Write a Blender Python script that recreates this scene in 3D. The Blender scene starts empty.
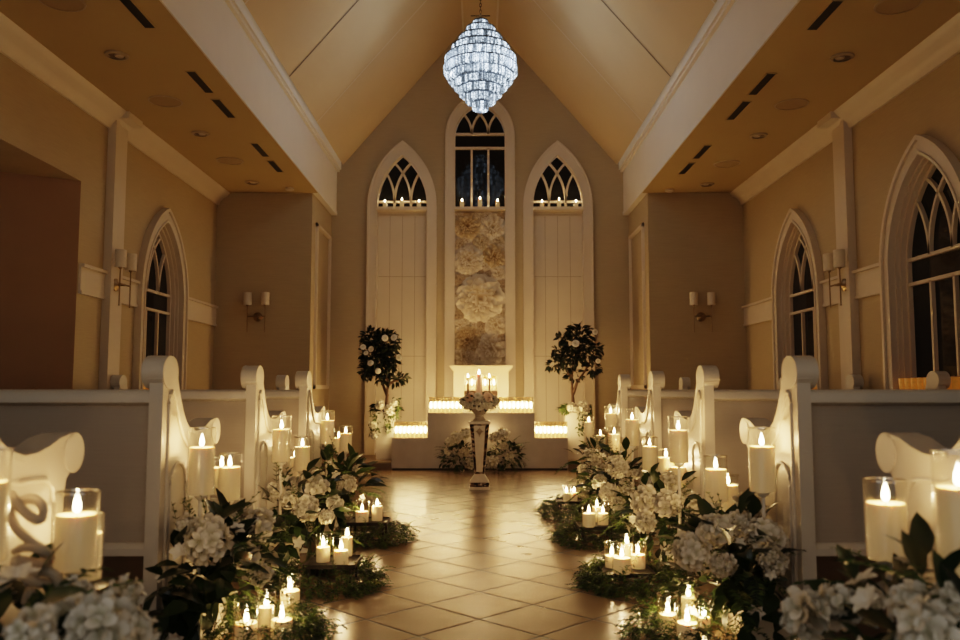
import bpy, math, random
from math import sin, cos, pi, sqrt, atan2, radians
from mathutils import Vector, Matrix

random.seed(7)
col = bpy.context.scene.collection

# ------------------------------------------------------------------ camera frame
FPX = 830.0
HC = 0.95
PITCH = math.atan(70.0 / FPX)
CP, SP = cos(PITCH), sin(PITCH)

def ray(x, y):
    u = (x - 480.0) / FPX
    v = (320.0 - y) / FPX
    return Vector((u, CP - SP * v, SP + CP * v))

def at(x, y, D):
    """Point seen at pixel x, y on the vertical plane Y = D."""
    d = ray(x, y)
    t = D / d.y
    return Vector((d.x * t, D, HC + d.z * t))

def zat(y, D):
    return at(480, y, D).z

# ------------------------------------------------------------------ mesh builder
class MB:
    def __init__(s):
        s.v = []
        s.f = []
        s.a = []

    def add(s, vs, fs, M=None):
        b = len(s.v)
        if M is not None:
            vs = [M @ Vector(p) for p in vs]
        s.v.extend([tuple(p) for p in vs])
        s.f.extend([tuple(b + i for i in f) for f in fs])

    def merge(s, o, M=None):
        s.add(o.v, o.f, M)

    def box(s, x0, x1, y0, y1, z0, z1, M=None):
        vs = [(x0, y0, z0), (x1, y0, z0), (x1, y1, z0), (x0, y1, z0), (x0, y0, z1), (x1, y0, z1), (x1, y1, z1), (x0, y1, z1)]
        fs = [(0, 3, 2, 1), (4, 5, 6, 7), (0, 1, 5, 4), (1, 2, 6, 5), (2, 3, 7, 6), (3, 0, 4, 7)]
        s.add(vs, fs, M)

    def lathe(s, prof, n=24, M=None, rot=0.0, cap0=True, cap1=True, sx=1.0, sy=1.0):
        vs = []
        for (r, z) in prof:
            for k in range(n):
                a = 2 * pi * k / n + rot
                vs.append((r * cos(a) * sx, r * sin(a) * sy, z))
        fs = []
        for i in range(len(prof) - 1):
            for k in range(n):
                k2 = (k + 1) % n
                fs.append((i * n + k, i * n + k2, (i + 1) * n + k2, (i + 1) * n + k))
        if cap0:
            fs.append(tuple(reversed(range(n))))
        if cap1:
            fs.append(tuple((len(prof) - 1) * n + k for k in range(n)))
        s.add(vs, fs, M)

    def prism(s, poly, x0, x1, M=None):
        """poly in (y, z) extruded along x."""
        n = len(poly)
        vs = [(x0, p[0], p[1]) for p in poly] + [(x1, p[0], p[1]) for p in poly]
        fs = [tuple(range(n)), tuple(reversed(range(n, 2 * n)))]
        for i in range(n):
            j = (i + 1) % n
            fs.append((i, i + n, j + n, j))
        s.add(vs, fs, M)

    def tube(s, path, r, n=6, M=None):
        path = [Vector(p) for p in path]
        rr = r if isinstance(r, (list, tuple)) else [r] * len(path)
        vs = []
        up = Vector((0.13, 0.21, 0.97))
        for i, p in enumerate(path):
            t = (path[min(i + 1, len(path) - 1)] - path[max(i - 1, 0)]).normalized()
            a = t.cross(up)
            if a.length < 1e-3:
                a = t.cross(Vector((1, 0, 0)))
            a.normalize()
            b = t.cross(a)
            for k in range(n):
                an = 2 * pi * k / n
                vs.append(p + (a * cos(an) + b * sin(an)) * rr[i])
        fs = []
        for i in range(len(path) - 1):
            for k in range(n):
                k2 = (k + 1) % n
                fs.append((i * n + k, i * n + k2, (i + 1) * n + k2, (i + 1) * n + k))
        fs.append(tuple(reversed(range(n))))
        fs.append(tuple((len(path) - 1) * n + k for k in range(n)))
        s.add(vs, fs, M)

    def build(s, name, mat, parent=None, loc=(0, 0, 0), smooth=0.7, rotz=0.0):
        me = bpy.data.meshes.new(name)
        me.from_pydata(s.v, [], s.f)
        me.update()
        if smooth:
            me.polygons.foreach_set('use_smooth', [True] * len(me.polygons))
            me.set_sharp_from_angle(angle=smooth)
        me.materials.append(mat)
        o = bpy.data.objects.new(name, me)
        col.objects.link(o)
        o.location = loc
        o.rotation_euler = (0, 0, rotz)
        o.parent = parent
        return o

def inst(src, name, parent, M):
    """Another object sharing a mesh."""
    o = bpy.data.objects.new(name, src)
    col.objects.link(o)
    o.parent = parent
    o.matrix_local = M
    return o

def thing(name, label, cat, loc=(0, 0, 0), rotz=0.0, group=None):
    o = bpy.data.objects.new(name, None)
    o.empty_display_size = 0.05
    col.objects.link(o)
    o.location = loc
    o.rotation_euler = (0, 0, rotz)
    o['label'] = label
    o['category'] = cat
    if group:
        o['group'] = group
    return o

def dup(root, loc, rotz=None, label=None, group=None):
    r = root.copy()
    col.objects.link(r)
    r.location = loc
    if rotz is not None:
        r.rotation_euler = (0, 0, rotz)
    if label:
        r['label'] = label
    if group:
        r['group'] = group
    for ch in list(root.children):
        c = ch.copy()
        col.objects.link(c)
        c.parent = r
        for g in ch.children:
            d = g.copy()
            col.objects.link(d)
            d.parent = c
    return r

def struct(name, mb, mat, parent=None, smooth=0.5):
    o = mb.build(name, mat, parent, smooth=smooth)
    if parent is None:
        o['kind'] = 'structure'
    return o

def sroot(name):
    o = bpy.data.objects.new(name, None)
    col.objects.link(o)
    o['kind'] = 'structure'
    return o

# ------------------------------------------------------------------ materials
def newmat(name):
    m = bpy.data.materials.new(name)
    m.use_nodes = True
    nt = m.node_tree
    return m, nt, nt.nodes, nt.links, nt.nodes['Principled BSDF']

def lin(c):
    return tuple((v / 12.92 if v <= 0.04045 else ((v + 0.055) / 1.055) ** 2.4) for v in c)

def plain(name, c, rough=0.5, metal=0.0, noise=0.0, nscale=8.0, bump=0.0, spec=0.5, island=0.0, emit=None, es=0.0, sss=0.0):
    m, nt, N, L, P = newmat(name)
    P.inputs['Base Color'].default_value = (*c, 1)
    P.inputs['Roughness'].default_value = rough
    P.inputs['Metallic'].default_value = metal
    P.inputs['Specular IOR Level'].default_value = spec
    src = None
    if noise > 0 or bump > 0:
        tc = N.new('ShaderNodeTexCoord')
        nz = N.new('ShaderNodeTexNoise')
        nz.inputs['Scale'].default_value = nscale
        nz.inputs['Detail'].default_value = 5
        L.new(tc.outputs['Object'], nz.inputs['Vector'])
        src = nz.outputs['Fac']
    if noise > 0 or island > 0:
        mix = N.new('ShaderNodeMix')
        mix.data_type = 'RGBA'
        k = max(noise, island)
        mix.inputs['A'].default_value = (*[v * (1 - k) for v in c], 1)
        mix.inputs['B'].default_value = (*[min(1, v * (1 + k)) for v in c], 1)
        if island > 0:
            g = N.new('ShaderNodeNewGeometry')
            L.new(g.outputs['Random Per Island'], mix.inputs['Factor'])
        else:
            L.new(src, mix.inputs['Factor'])
        L.new(mix.outputs['Result'], P.inputs['Base Color'])
    if bump > 0:
        b = N.new('ShaderNodeBump')
        b.inputs['Strength'].default_value = bump
        b.inputs['Distance'].default_value = 0.01
        L.new(src, b.inputs['Height'])
        L.new(b.outputs['Normal'], P.inputs['Normal'])
    if emit:
        P.inputs['Emission Color'].default_value = (*emit, 1)
        P.inputs['Emission Strength'].default_value = es
    if sss > 0:
        P.inputs['Subsurface Weight'].default_value = sss
        P.inputs['Subsurface Radius'].default_value = (1.0, 0.6, 0.3)
        P.inputs['Subsurface Scale'].default_value = 0.02
    return m

def grasscloth(name, c, k=0.18):
    m, nt, N, L, P = newmat(name)
    tc = N.new('ShaderNodeTexCoord')
    mp = N.new('ShaderNodeMapping')
    mp.inputs['Scale'].default_value = (6, 6, 160)
    nz = N.new('ShaderNodeTexNoise')
    nz.inputs['Scale'].default_value = 1.0
    nz.inputs['Detail'].default_value = 4
    L.new(tc.outputs['Object'], mp.inputs['Vector'])
    L.new(mp.outputs['Vector'], nz.inputs['Vector'])
    n2 = N.new('ShaderNodeTexNoise')
    n2.inputs['Scale'].default_value = 1.3
    L.new(tc.outputs['Object'], n2.inputs['Vector'])
    ad = N.new('ShaderNodeMath'); ad.operation = 'MULTIPLY_ADD'
    ad.inputs[1].default_value = 0.35; ad.inputs[2].default_value = 0.0
    L.new(n2.outputs['Fac'], ad.inputs[0])
    a2 = N.new('ShaderNodeMath'); a2.operation = 'MULTIPLY_ADD'
    a2.inputs[1].default_value = 0.65
    L.new(nz.outputs['Fac'], a2.inputs[0]); L.new(ad.outputs[0], a2.inputs[2])
    mix = N.new('ShaderNodeMix'); mix.data_type = 'RGBA'
    mix.inputs['A'].default_value = (*[v * (1 - k) for v in c], 1)
    mix.inputs['B'].default_value = (*[v * (1 + k) for v in c], 1)
    L.new(a2.outputs[0], mix.inputs['Factor'])
    L.new(mix.outputs['Result'], P.inputs['Base Color'])
    P.inputs['Roughness'].default_value = 0.75
    b = N.new('ShaderNodeBump'); b.inputs['Strength'].default_value = 0.12; b.inputs['Distance'].default_value = 0.004
    L.new(nz.outputs['Fac'], b.inputs['Height']); L.new(b.outputs['Normal'], P.inputs['Normal'])
    return m

def emis(name, c, s, sample=True):
    m, nt, N, L, P = newmat(name)
    N.remove(P)
    e = N.new('ShaderNodeEmission')
    e.inputs['Color'].default_value = (*c, 1)
    e.inputs['Strength'].default_value = s
    t_ = N.new('ShaderNodeBsdfTransparent'); a_ = N.new('ShaderNodeAddShader')
    L.new(e.outputs[0], a_.inputs[0]); L.new(t_.outputs[0], a_.inputs[1])
    L.new(a_.outputs[0], N['Material Output'].inputs['Surface'])
    if not sample:
        m.cycles.emission_sampling = 'NONE'
    return m

def thin_glass(name, tint=(0.96, 0.95, 0.92), g0=0.06, g1=0.85):
    m, nt, N, L, P = newmat(name)
    N.remove(P)
    tr = N.new('ShaderNodeBsdfTransparent'); tr.inputs['Color'].default_value = (*tint, 1)
    gl = N.new('ShaderNodeBsdfGlossy'); gl.inputs['Roughness'].default_value = 0.06
    gl.inputs['Color'].default_value = (1, 1, 1, 1)
    lw = N.new('ShaderNodeLayerWeight'); lw.inputs['Blend'].default_value = 0.35
    pw = N.new('ShaderNodeMath'); pw.operation = 'POWER'; pw.inputs[1].default_value = 2.5
    L.new(lw.outputs['Facing'], pw.inputs[0])
    mr = N.new('ShaderNodeMapRange')
    mr.inputs['To Min'].default_value = g0; mr.inputs['To Max'].default_value = g1
    L.new(pw.outputs[0], mr.inputs['Value'])
    mx = N.new('ShaderNodeMixShader')
    L.new(mr.outputs['Result'], mx.inputs['Fac']); L.new(tr.outputs[0], mx.inputs[1]); L.new(gl.outputs[0], mx.inputs[2])
    L.new(mx.outputs[0], N['Material Output'].inputs['Surface'])
    return m

TILE = 0.249 * HC * sqrt(2)
def ground(x, y):
    d = ray(x, y); t = -HC / d.z
    return Vector((d.x * t, d.y * t, 0))
ANCH = ground(479.5, 591.8)

def tile_floor():
    m, nt, N, L, P = newmat('glazed_diagonal_tile')
    tc = N.new('ShaderNodeTexCoord')
    mp = N.new('ShaderNodeMapping'); mp.vector_type = 'POINT'
    # rotate 45 degrees about the anchor vertex, scale to tiles
    mp0 = N.new('ShaderNodeMapping'); mp0.inputs['Location'].default_value = (-ANCH.x, -ANCH.y, 0)
    L.new(tc.outputs['Object'], mp0.inputs['Vector'])
    mp.inputs['Rotation'].default_value = (0, 0, pi / 4)
    mp.inputs['Scale'].default_value = (1 / TILE, 1 / TILE, 1)
    L.new(mp0.outputs['Vector'], mp.inputs['Vector'])
    sp = N.new('ShaderNodeSeparateXYZ'); L.new(mp.outputs['Vector'], sp.inputs[0])
    ds = []
    for ax in ('X', 'Y'):
        pp = N.new('ShaderNodeMath'); pp.operation = 'PINGPONG'; pp.inputs[1].default_value = 0.5
        L.new(sp.outputs[ax], pp.inputs[0]); ds.append(pp)
    mn = N.new('ShaderNodeMath'); mn.operation = 'MINIMUM'
    L.new(ds[0].outputs[0], mn.inputs[0]); L.new(ds[1].outputs[0], mn.inputs[1])
    mr = N.new('ShaderNodeMapRange'); mr.inputs['From Min'].default_value = 0.012; mr.inputs['From Max'].default_value = 0.022
    L.new(mn.outputs[0], mr.inputs['Value'])
    fl = N.new('ShaderNodeVectorMath'); fl.operation = 'FLOOR'
    L.new(mp.outputs['Vector'], fl.inputs[0])
    wn = N.new('ShaderNodeTexWhiteNoise'); wn.noise_dimensions = '2D'; L.new(fl.outputs[0], wn.inputs['Vector'])
    nz = N.new('ShaderNodeTexNoise'); nz.inputs['Scale'].default_value = 5; nz.inputs['Detail'].default_value = 5
    L.new(tc.outputs['Object'], nz.inputs['Vector'])
    ad = N.new('ShaderNodeMath'); ad.operation = 'MULTIPLY_ADD'; ad.inputs[1].default_value = 0.4
    L.new(wn.outputs['Value'], ad.inputs[0])
    a2 = N.new('ShaderNodeMath'); a2.operation = 'MULTIPLY'; a2.inputs[1].default_value = 0.6
    L.new(nz.outputs['Fac'], a2.inputs[0]); L.new(a2.outputs[0], ad.inputs[2])
    mix = N.new('ShaderNodeMix'); mix.data_type = 'RGBA'
    mix.inputs['A'].default_value = (0.175, 0.122, 0.075, 1); mix.inputs['B'].default_value = (0.30, 0.22, 0.14, 1)
    L.new(ad.outputs[0], mix.inputs['Factor'])
    m2 = N.new('ShaderNodeMix'); m2.data_type = 'RGBA'
    m2.inputs['A'].default_value = (0.015, 0.009, 0.005, 1)
    L.new(mr.outputs['Result'], m2.inputs['Factor']); L.new(mix.outputs['Result'], m2.inputs['B'])
    L.new(m2.outputs['Result'], P.inputs['Base Color'])
    r = N.new('ShaderNodeMapRange'); r.inputs['To Min'].default_value = 0.8; r.inputs['To Max'].default_value = 0.24
    L.new(mr.outputs['Result'], r.inputs['Value']); L.new(r.outputs['Result'], P.inputs['Roughness'])
    b = N.new('ShaderNodeBump'); b.inputs['Strength'].default_value = 0.5; b.inputs['Distance'].default_value = 0.004
    L.new(mr.outputs['Result'], b.inputs['Height']); L.new(b.outputs['Normal'], P.inputs['Normal'])
    return m

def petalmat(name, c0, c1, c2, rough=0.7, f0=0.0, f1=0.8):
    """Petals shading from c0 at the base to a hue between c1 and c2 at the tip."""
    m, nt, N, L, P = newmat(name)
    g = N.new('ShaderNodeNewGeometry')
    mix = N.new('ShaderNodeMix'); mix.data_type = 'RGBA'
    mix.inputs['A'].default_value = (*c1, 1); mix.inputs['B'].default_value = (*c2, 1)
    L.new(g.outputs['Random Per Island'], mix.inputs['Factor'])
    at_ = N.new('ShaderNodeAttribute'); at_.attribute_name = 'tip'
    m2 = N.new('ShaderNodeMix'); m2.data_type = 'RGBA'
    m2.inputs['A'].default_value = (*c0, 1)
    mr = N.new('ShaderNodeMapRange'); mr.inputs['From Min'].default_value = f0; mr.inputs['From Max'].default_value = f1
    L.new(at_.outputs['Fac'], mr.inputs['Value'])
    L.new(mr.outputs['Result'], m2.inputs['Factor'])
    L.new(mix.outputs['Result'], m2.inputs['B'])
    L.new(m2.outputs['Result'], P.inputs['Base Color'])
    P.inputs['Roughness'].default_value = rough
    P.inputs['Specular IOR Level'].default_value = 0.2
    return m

def mosaic(name):
    m, nt, N, L, P = newmat(name)
    tc = N.new('ShaderNodeTexCoord')
    vo = N.new('ShaderNodeTexVoronoi'); vo.inputs['Scale'].default_value = 55
    L.new(tc.outputs['Object'], vo.inputs['Vector'])
    sp = N.new('ShaderNodeSeparateColor'); L.new(vo.outputs['Color'], sp.inputs[0])
    cr = N.new('ShaderNodeValToRGB'); cr.color_ramp.interpolation = 'CONSTANT'
    e = cr.color_ramp.elements
    e[0].color = (0.02, 0.012, 0.006, 1); e[1].position = 0.45; e[1].color = (0.16, 0.09, 0.04, 1)
    x = e.new(0.8); x.color = (0.55, 0.42, 0.28, 1)
    L.new(sp.outputs[0], cr.inputs['Fac']); L.new(cr.outputs['Color'], P.inputs['Base Color'])
    P.inputs['Metallic'].default_value = 0.6; P.inputs['Roughness'].default_value = 0.2
    return m

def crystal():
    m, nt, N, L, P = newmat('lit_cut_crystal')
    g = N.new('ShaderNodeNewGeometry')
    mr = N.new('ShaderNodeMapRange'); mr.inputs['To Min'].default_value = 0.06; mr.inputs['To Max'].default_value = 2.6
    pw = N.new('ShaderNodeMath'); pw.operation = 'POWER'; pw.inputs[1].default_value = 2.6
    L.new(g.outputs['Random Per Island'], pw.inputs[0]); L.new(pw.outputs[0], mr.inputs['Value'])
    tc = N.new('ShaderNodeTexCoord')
    nz = N.new('ShaderNodeTexNoise'); nz.inputs['Scale'].default_value = 60; nz.inputs['Detail'].default_value = 3  # noise paints bright sparkle and dim spots into the crystal's emission
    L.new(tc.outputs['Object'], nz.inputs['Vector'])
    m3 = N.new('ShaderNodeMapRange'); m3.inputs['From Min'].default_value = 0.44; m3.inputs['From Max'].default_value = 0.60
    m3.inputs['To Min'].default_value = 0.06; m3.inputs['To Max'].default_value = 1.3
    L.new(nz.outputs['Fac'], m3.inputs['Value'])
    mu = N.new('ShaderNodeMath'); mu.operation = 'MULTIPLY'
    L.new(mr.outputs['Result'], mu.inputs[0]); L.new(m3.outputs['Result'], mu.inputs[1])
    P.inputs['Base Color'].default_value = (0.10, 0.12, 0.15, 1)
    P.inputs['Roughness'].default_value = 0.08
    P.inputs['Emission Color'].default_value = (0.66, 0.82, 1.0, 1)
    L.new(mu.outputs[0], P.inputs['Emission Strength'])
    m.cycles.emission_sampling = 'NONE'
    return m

def leafmat(name, c1, c2, rough=0.45):
    m, nt, N, L, P = newmat(name)
    g = N.new('ShaderNodeNewGeometry')
    mix = N.new('ShaderNodeMix'); mix.data_type = 'RGBA'
    mix.inputs['A'].default_value = (*c1, 1); mix.inputs['B'].default_value = (*c2, 1)
    L.new(g.outputs['Random Per Island'], mix.inputs['Factor'])
    L.new(mix.outputs['Result'], P.inputs['Base Color'])
    P.inputs['Roughness'].default_value = rough
    P.inputs['Specular IOR Level'].default_value = 0.3
    return m

M = {}
M['wall'] = grasscloth('grasscloth_wall', (0.43, 0.345, 0.205))
M['wall_back'] = grasscloth('grasscloth_chancel', (0.41, 0.34, 0.225))
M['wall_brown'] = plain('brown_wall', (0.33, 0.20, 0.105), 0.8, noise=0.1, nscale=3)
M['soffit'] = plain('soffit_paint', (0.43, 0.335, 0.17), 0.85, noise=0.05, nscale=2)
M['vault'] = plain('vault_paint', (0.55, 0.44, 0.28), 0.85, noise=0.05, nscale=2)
M['fascia'] = plain('fascia_paint', (0.72, 0.68, 0.62), 0.6, noise=0.04, nscale=4)
M['trim'] = plain('trim_paint', (0.62, 0.54, 0.43), 0.45, noise=0.05, nscale=4)
M['panel'] = plain('panel_paint', (0.58, 0.51, 0.41), 0.55, noise=0.05, nscale=5)
M['groove'] = plain('groove_dark', (0.36, 0.30, 0.22), 0.8, noise=0.1)
M['seam'] = plain('seam_dark', (0.17, 0.13, 0.09), 0.8, noise=0.1)
M['glass_dark'] = plain('night_window_glass', (0.012, 0.012, 0.012), 0.04, noise=0.2, nscale=3, spec=0.22)
M['floor'] = tile_floor()
M['floor_dark'] = plain('dark_wood_floor', (0.07, 0.042, 0.025), 0.4, noise=0.3, nscale=6)
M['dais'] = plain('dais_tile', (0.30, 0.22, 0.14), 0.45, noise=0.2, nscale=5)
M['riser'] = plain('dais_riser', (0.13, 0.085, 0.05), 0.5, noise=0.2, nscale=5)
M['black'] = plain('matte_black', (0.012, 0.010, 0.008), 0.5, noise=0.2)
M['pew'] = plain('white_pew_paint', (0.55, 0.515, 0.45), 0.38, noise=0.04, nscale=6, bump=0.02)
M['pew_back'] = grasscloth('pew_back_weave', (0.36, 0.32, 0.27), 0.1)
M['brass'] = plain('aged_brass', (0.30, 0.22, 0.12), 0.3, 0.9, noise=0.15)
M['iron'] = plain('dark_iron', (0.02, 0.016, 0.012), 0.45, 0.5, noise=0.2)
M['shade'] = plain('linen_shade', (0.66, 0.58, 0.45), 0.8, noise=0.08, nscale=60)
M['glass'] = thin_glass('clear_glass')
M['glass_rim'] = thin_glass('glass_lip', (0.95, 0.92, 0.85), 0.45, 0.9)
M['wax'] = plain('cream_wax', (0.66, 0.55, 0.37), 0.5, noise=0.03, nscale=12, sss=0.35, emit=(1.0, 0.62, 0.26), es=0.07)  # faint emission stands in for candlelight glowing through the wax
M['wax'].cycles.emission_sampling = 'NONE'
M['wax_votive'] = plain('votive_wax', (0.9, 0.75, 0.45), 0.5, noise=0.03, emit=(1.0, 0.55, 0.16), es=0.75)  # emission paints the amber glow of the lit votive wax
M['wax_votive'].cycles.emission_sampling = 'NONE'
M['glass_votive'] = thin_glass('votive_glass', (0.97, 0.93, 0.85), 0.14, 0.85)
M['wax_pink'] = plain('blush_wax', (0.80, 0.58, 0.44), 0.5, noise=0.03, sss=0.3, emit=(1, 0.5, 0.25), es=0.06)  # same painted glow as the cream wax
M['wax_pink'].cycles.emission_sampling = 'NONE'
M['wax_taper'] = plain('dusky_taper_wax', (0.26, 0.16, 0.10), 0.5, noise=0.05)
M['flame'] = emis('candle_flame', (1.0, 0.80, 0.48), 14.0, False)
M['flame_small'] = emis('votive_flame', (1.0, 0.78, 0.42), 9.0, False)
M['wick'] = plain('charred_wick', (0.02, 0.015, 0.01), 0.9, noise=0.2)
M['amber'] = plain('amber_glass', (0.7, 0.32, 0.06), 0.3, noise=0.3, nscale=60, emit=(1.0, 0.40, 0.06), es=0.05)  # emission stands in for a tealight flame inside the glass
M['amber'].cycles.emission_sampling = 'NONE'
M['acrylic'] = plain('white_rod', (0.75, 0.72, 0.66), 0.3, noise=0.03)
M['planter'] = plain('white_planter', (0.62, 0.58, 0.50), 0.5, noise=0.06, nscale=4)
M['plinth'] = plain('brushed_plaster', (0.50, 0.46, 0.41), 0.65, noise=0.22, nscale=5, bump=0.15)
M['mantel'] = plain('cream_mantel', (0.78, 0.68, 0.50), 0.5, noise=0.03)
M['stone'] = plain('pedestal_plaster', (0.62, 0.57, 0.50), 0.4, noise=0.15, nscale=20)
M['mosaic'] = mosaic('mirror_mosaic')
M['ornament'] = plain('silver_ornament', (0.35, 0.30, 0.24), 0.35, 0.6, noise=0.3, nscale=60)
M['urn'] = plain('stone_urn', (0.42, 0.36, 0.29), 0.5, noise=0.2, nscale=14, bump=0.1)
M['crystal'] = crystal()
M['dark_steel'] = plain('dark_steel', (0.10, 0.11, 0.13), 0.3, 0.9, noise=0.05)
M['steel'] = plain('polished_steel', (0.4, 0.4, 0.4), 0.25, 0.9, noise=0.05)
M['leaf_dark'] = leafmat('dark_leaf', (0.008, 0.018, 0.006), (0.03, 0.055, 0.018), 0.35)
M['leaf_mid'] = leafmat('mid_leaf', (0.025, 0.055, 0.014), (0.10, 0.15, 0.04), 0.5)
M['leaf_moss'] = leafmat('moss_leaf', (0.022, 0.05, 0.012), (0.10, 0.155, 0.035), 0.6)
M['leaf_tree'] = leafmat('camellia_leaf', (0.006, 0.012, 0.006), (0.022, 0.032, 0.014), 0.4)
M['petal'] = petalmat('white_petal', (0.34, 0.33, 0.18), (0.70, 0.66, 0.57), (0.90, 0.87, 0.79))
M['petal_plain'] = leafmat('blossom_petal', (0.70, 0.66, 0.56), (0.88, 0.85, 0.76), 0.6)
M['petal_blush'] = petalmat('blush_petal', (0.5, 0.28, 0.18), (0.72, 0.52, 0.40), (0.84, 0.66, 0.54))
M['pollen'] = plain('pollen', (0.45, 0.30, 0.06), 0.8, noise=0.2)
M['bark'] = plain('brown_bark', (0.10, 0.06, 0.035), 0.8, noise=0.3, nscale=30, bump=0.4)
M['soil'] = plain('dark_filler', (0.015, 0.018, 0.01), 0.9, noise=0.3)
M['paper_white'] = petalmat('cream_paper', (0.36, 0.27, 0.16), (0.72, 0.63, 0.49), (0.90, 0.84, 0.72), 0.85, 0.30, 0.98)  # dark petal bases: paper centre tone plus painted shade between layers
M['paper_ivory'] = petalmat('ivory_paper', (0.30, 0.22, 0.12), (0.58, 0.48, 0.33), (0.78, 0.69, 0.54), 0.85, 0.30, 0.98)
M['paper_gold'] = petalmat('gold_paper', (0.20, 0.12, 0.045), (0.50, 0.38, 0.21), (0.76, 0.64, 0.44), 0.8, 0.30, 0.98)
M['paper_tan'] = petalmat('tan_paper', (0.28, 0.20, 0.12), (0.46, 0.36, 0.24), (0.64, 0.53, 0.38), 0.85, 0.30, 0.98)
M['paper_board'] = plain('flower_board', (0.60, 0.51, 0.38), 0.8, noise=0.15, nscale=10)
M['curl'] = plain('carved_cream_scroll', (0.50, 0.43, 0.33), 0.5, noise=0.08)
M['grille'] = plain('speaker_grille', (0.36, 0.275, 0.15), 0.8, noise=0.1, nscale=120)
M['can'] = plain('downlight_trim', (0.40, 0.32, 0.2), 0.5, noise=0.05)
M['bulb'] = plain('unlit_bulb', (0.5, 0.42, 0.32), 0.3, noise=0.02)

# ------------------------------------------------------------------ lights
def point(name, loc, w, c=(1.0, 0.60, 0.24), r=0.012):
    l = bpy.data.lights.new(name, 'POINT')
    l.energy = w; l.color = c; l.shadow_soft_size = r
    o = bpy.data.objects.new(name, l)
    col.objects.link(o); o.location = loc
    return o
WARM = (1.0, 0.57, 0.23)

# ------------------------------------------------------------------ arches
def arch(a, zb, zs, r, n=14):
    R = (a * a + r * r) / (2 * a)
    c = R - a
    th = math.asin(min(1, r / R))
    left = [(-a, zb)]
    for i in range(n + 1):
        t = th * i / n
        left.append((c - R * cos(t), zs + R * sin(t)))
    right = [(-p[0], p[1]) for p in reversed(left[:-1])]
    return left + right

def ring(mb, W, outer, inner, v0, v1):
    """Band between two outlines of equal length, open at the bottom, from depth v0 to v1."""
    n = len(outer)
    vs = [W(*outer[i], v0) for i in range(n)] + [W(*inner[i], v0) for i in range(n)] + [W(*outer[i], v1) for i in range(n)] + [W(*inner[i], v1) for i in range(n)]
    fs = []
    for i in range(n - 1):
        fs.append((i, i + 1, n + i + 1, n + i))
        fs.append((2 * n + i, 3 * n + i, 3 * n + i + 1, 2 * n + i + 1))
        fs.append((i, 2 * n + i, 2 * n + i + 1, i + 1))
        fs.append((n + i, n + i + 1, 3 * n + i + 1, 3 * n + i))
    fs.append((0, n, 3 * n, 2 * n)); fs.append((n - 1, 3 * n - 1, 4 * n - 1, 2 * n - 1))
    mb.add(vs, fs)

def ribbon(mb, W, path, w, v0, v1):
    n = len(path)
    L, Rr = [], []
    for i, p in enumerate(path):
        q0 = path[max(0, i - 1)]; q1 = path[min(n - 1, i + 1)]
        dx, dz = q1[0] - q0[0], q1[1] - q0[1]
        l = sqrt(dx * dx + dz * dz) or 1
        nx, nz = -dz / l * w / 2, dx / l * w / 2
        L.append((p[0] + nx, p[1] + nz)); Rr.append((p[0] - nx, p[1] - nz))
    ring(mb, W, L, Rr, v0, v1)

def wbox(mb, W, u0, u1, z0, z1, v0, v1):
    vs = [W(u0, z0, v0), W(u1, z0, v0), W(u1, z1, v0), W(u0, z1, v0), W(u0, z0, v1), W(u1, z0, v1), W(u1, z1, v1), W(u0, z1, v1)]
    mb.add(vs, [(0, 1, 2, 3), (7, 6, 5, 4), (0, 4, 5, 1), (1, 5, 6, 2), (2, 6, 7, 3), (3, 7, 4, 0)])

def bound(a, zs, r, z):
    if z <= zs:
        return a
    R = (a * a + r * r) / (2 * a)
    q = R * R - (z - zs) ** 2
    return max(0, sqrt(max(q, 0)) - (R - a))

def tracery(mb, W, a, zs, r, w, v0, v1):
    R = (a * a + r * r) / (2 * a)
    for sgn in (1, -1):
        for sh in (2 * a / 3, 4 * a / 3):
            path = []
            for i in range(41):
                t = 1.2 * i / 40
                u = (R - a) - R * cos(t) + sh
                z = zs + R * sin(t)
                if u > bound(a, zs, r, z) + 0.005:
                    break
                path.append((sgn * u, z))
            if len(path) > 1:
                ribbon(mb, W, path, w, v0, v1)

def fill_holes(name, outer, holes, W, mat):
    import bmesh
    bm = bmesh.new()
    ed = []
    for loop in [outer] + holes:
        vs = [bm.verts.new(W(p[0], p[1], 0)) for p in loop]
        for i in range(len(vs)):
            ed.append(bm.edges.new((vs[i], vs[(i + 1) % len(vs)])))
    bmesh.ops.triangle_fill(bm, use_beauty=True, use_dissolve=False, edges=ed)
    bmesh.ops.recalc_face_normals(bm, faces=bm.faces)
    me = bpy.data.meshes.new(name)
    bm.to_mesh(me); bm.free()
    me.materials.append(mat)
    o = bpy.data.objects.new(name, me)
    col.objects.link(o)
    o['kind'] = 'structure'
    return o

# ------------------------------------------------------------------ room shell
XW = 3.18       # side walls
YA = 9.9        # alcove walls that face the camera
YB = 11.2       # back wall
XR = 2.03       # return walls
ZS = zat(193, YA)     # soffit height
ZD = 0.09       # dais
YF = ground(480, 470).y   # front of the stepped plinth
YN = -0.5       # near end of the shell
ZV = zat(165, YB)
XV = 1.885
ZR = zat(30, YB)

def WL(u, z, v):
    return (-XW - v, u, z)
def WR(u, z, v):
    return (XW + v, u, z)
def WB(u, z, v):
    return (u, YB + v, z)

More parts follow.
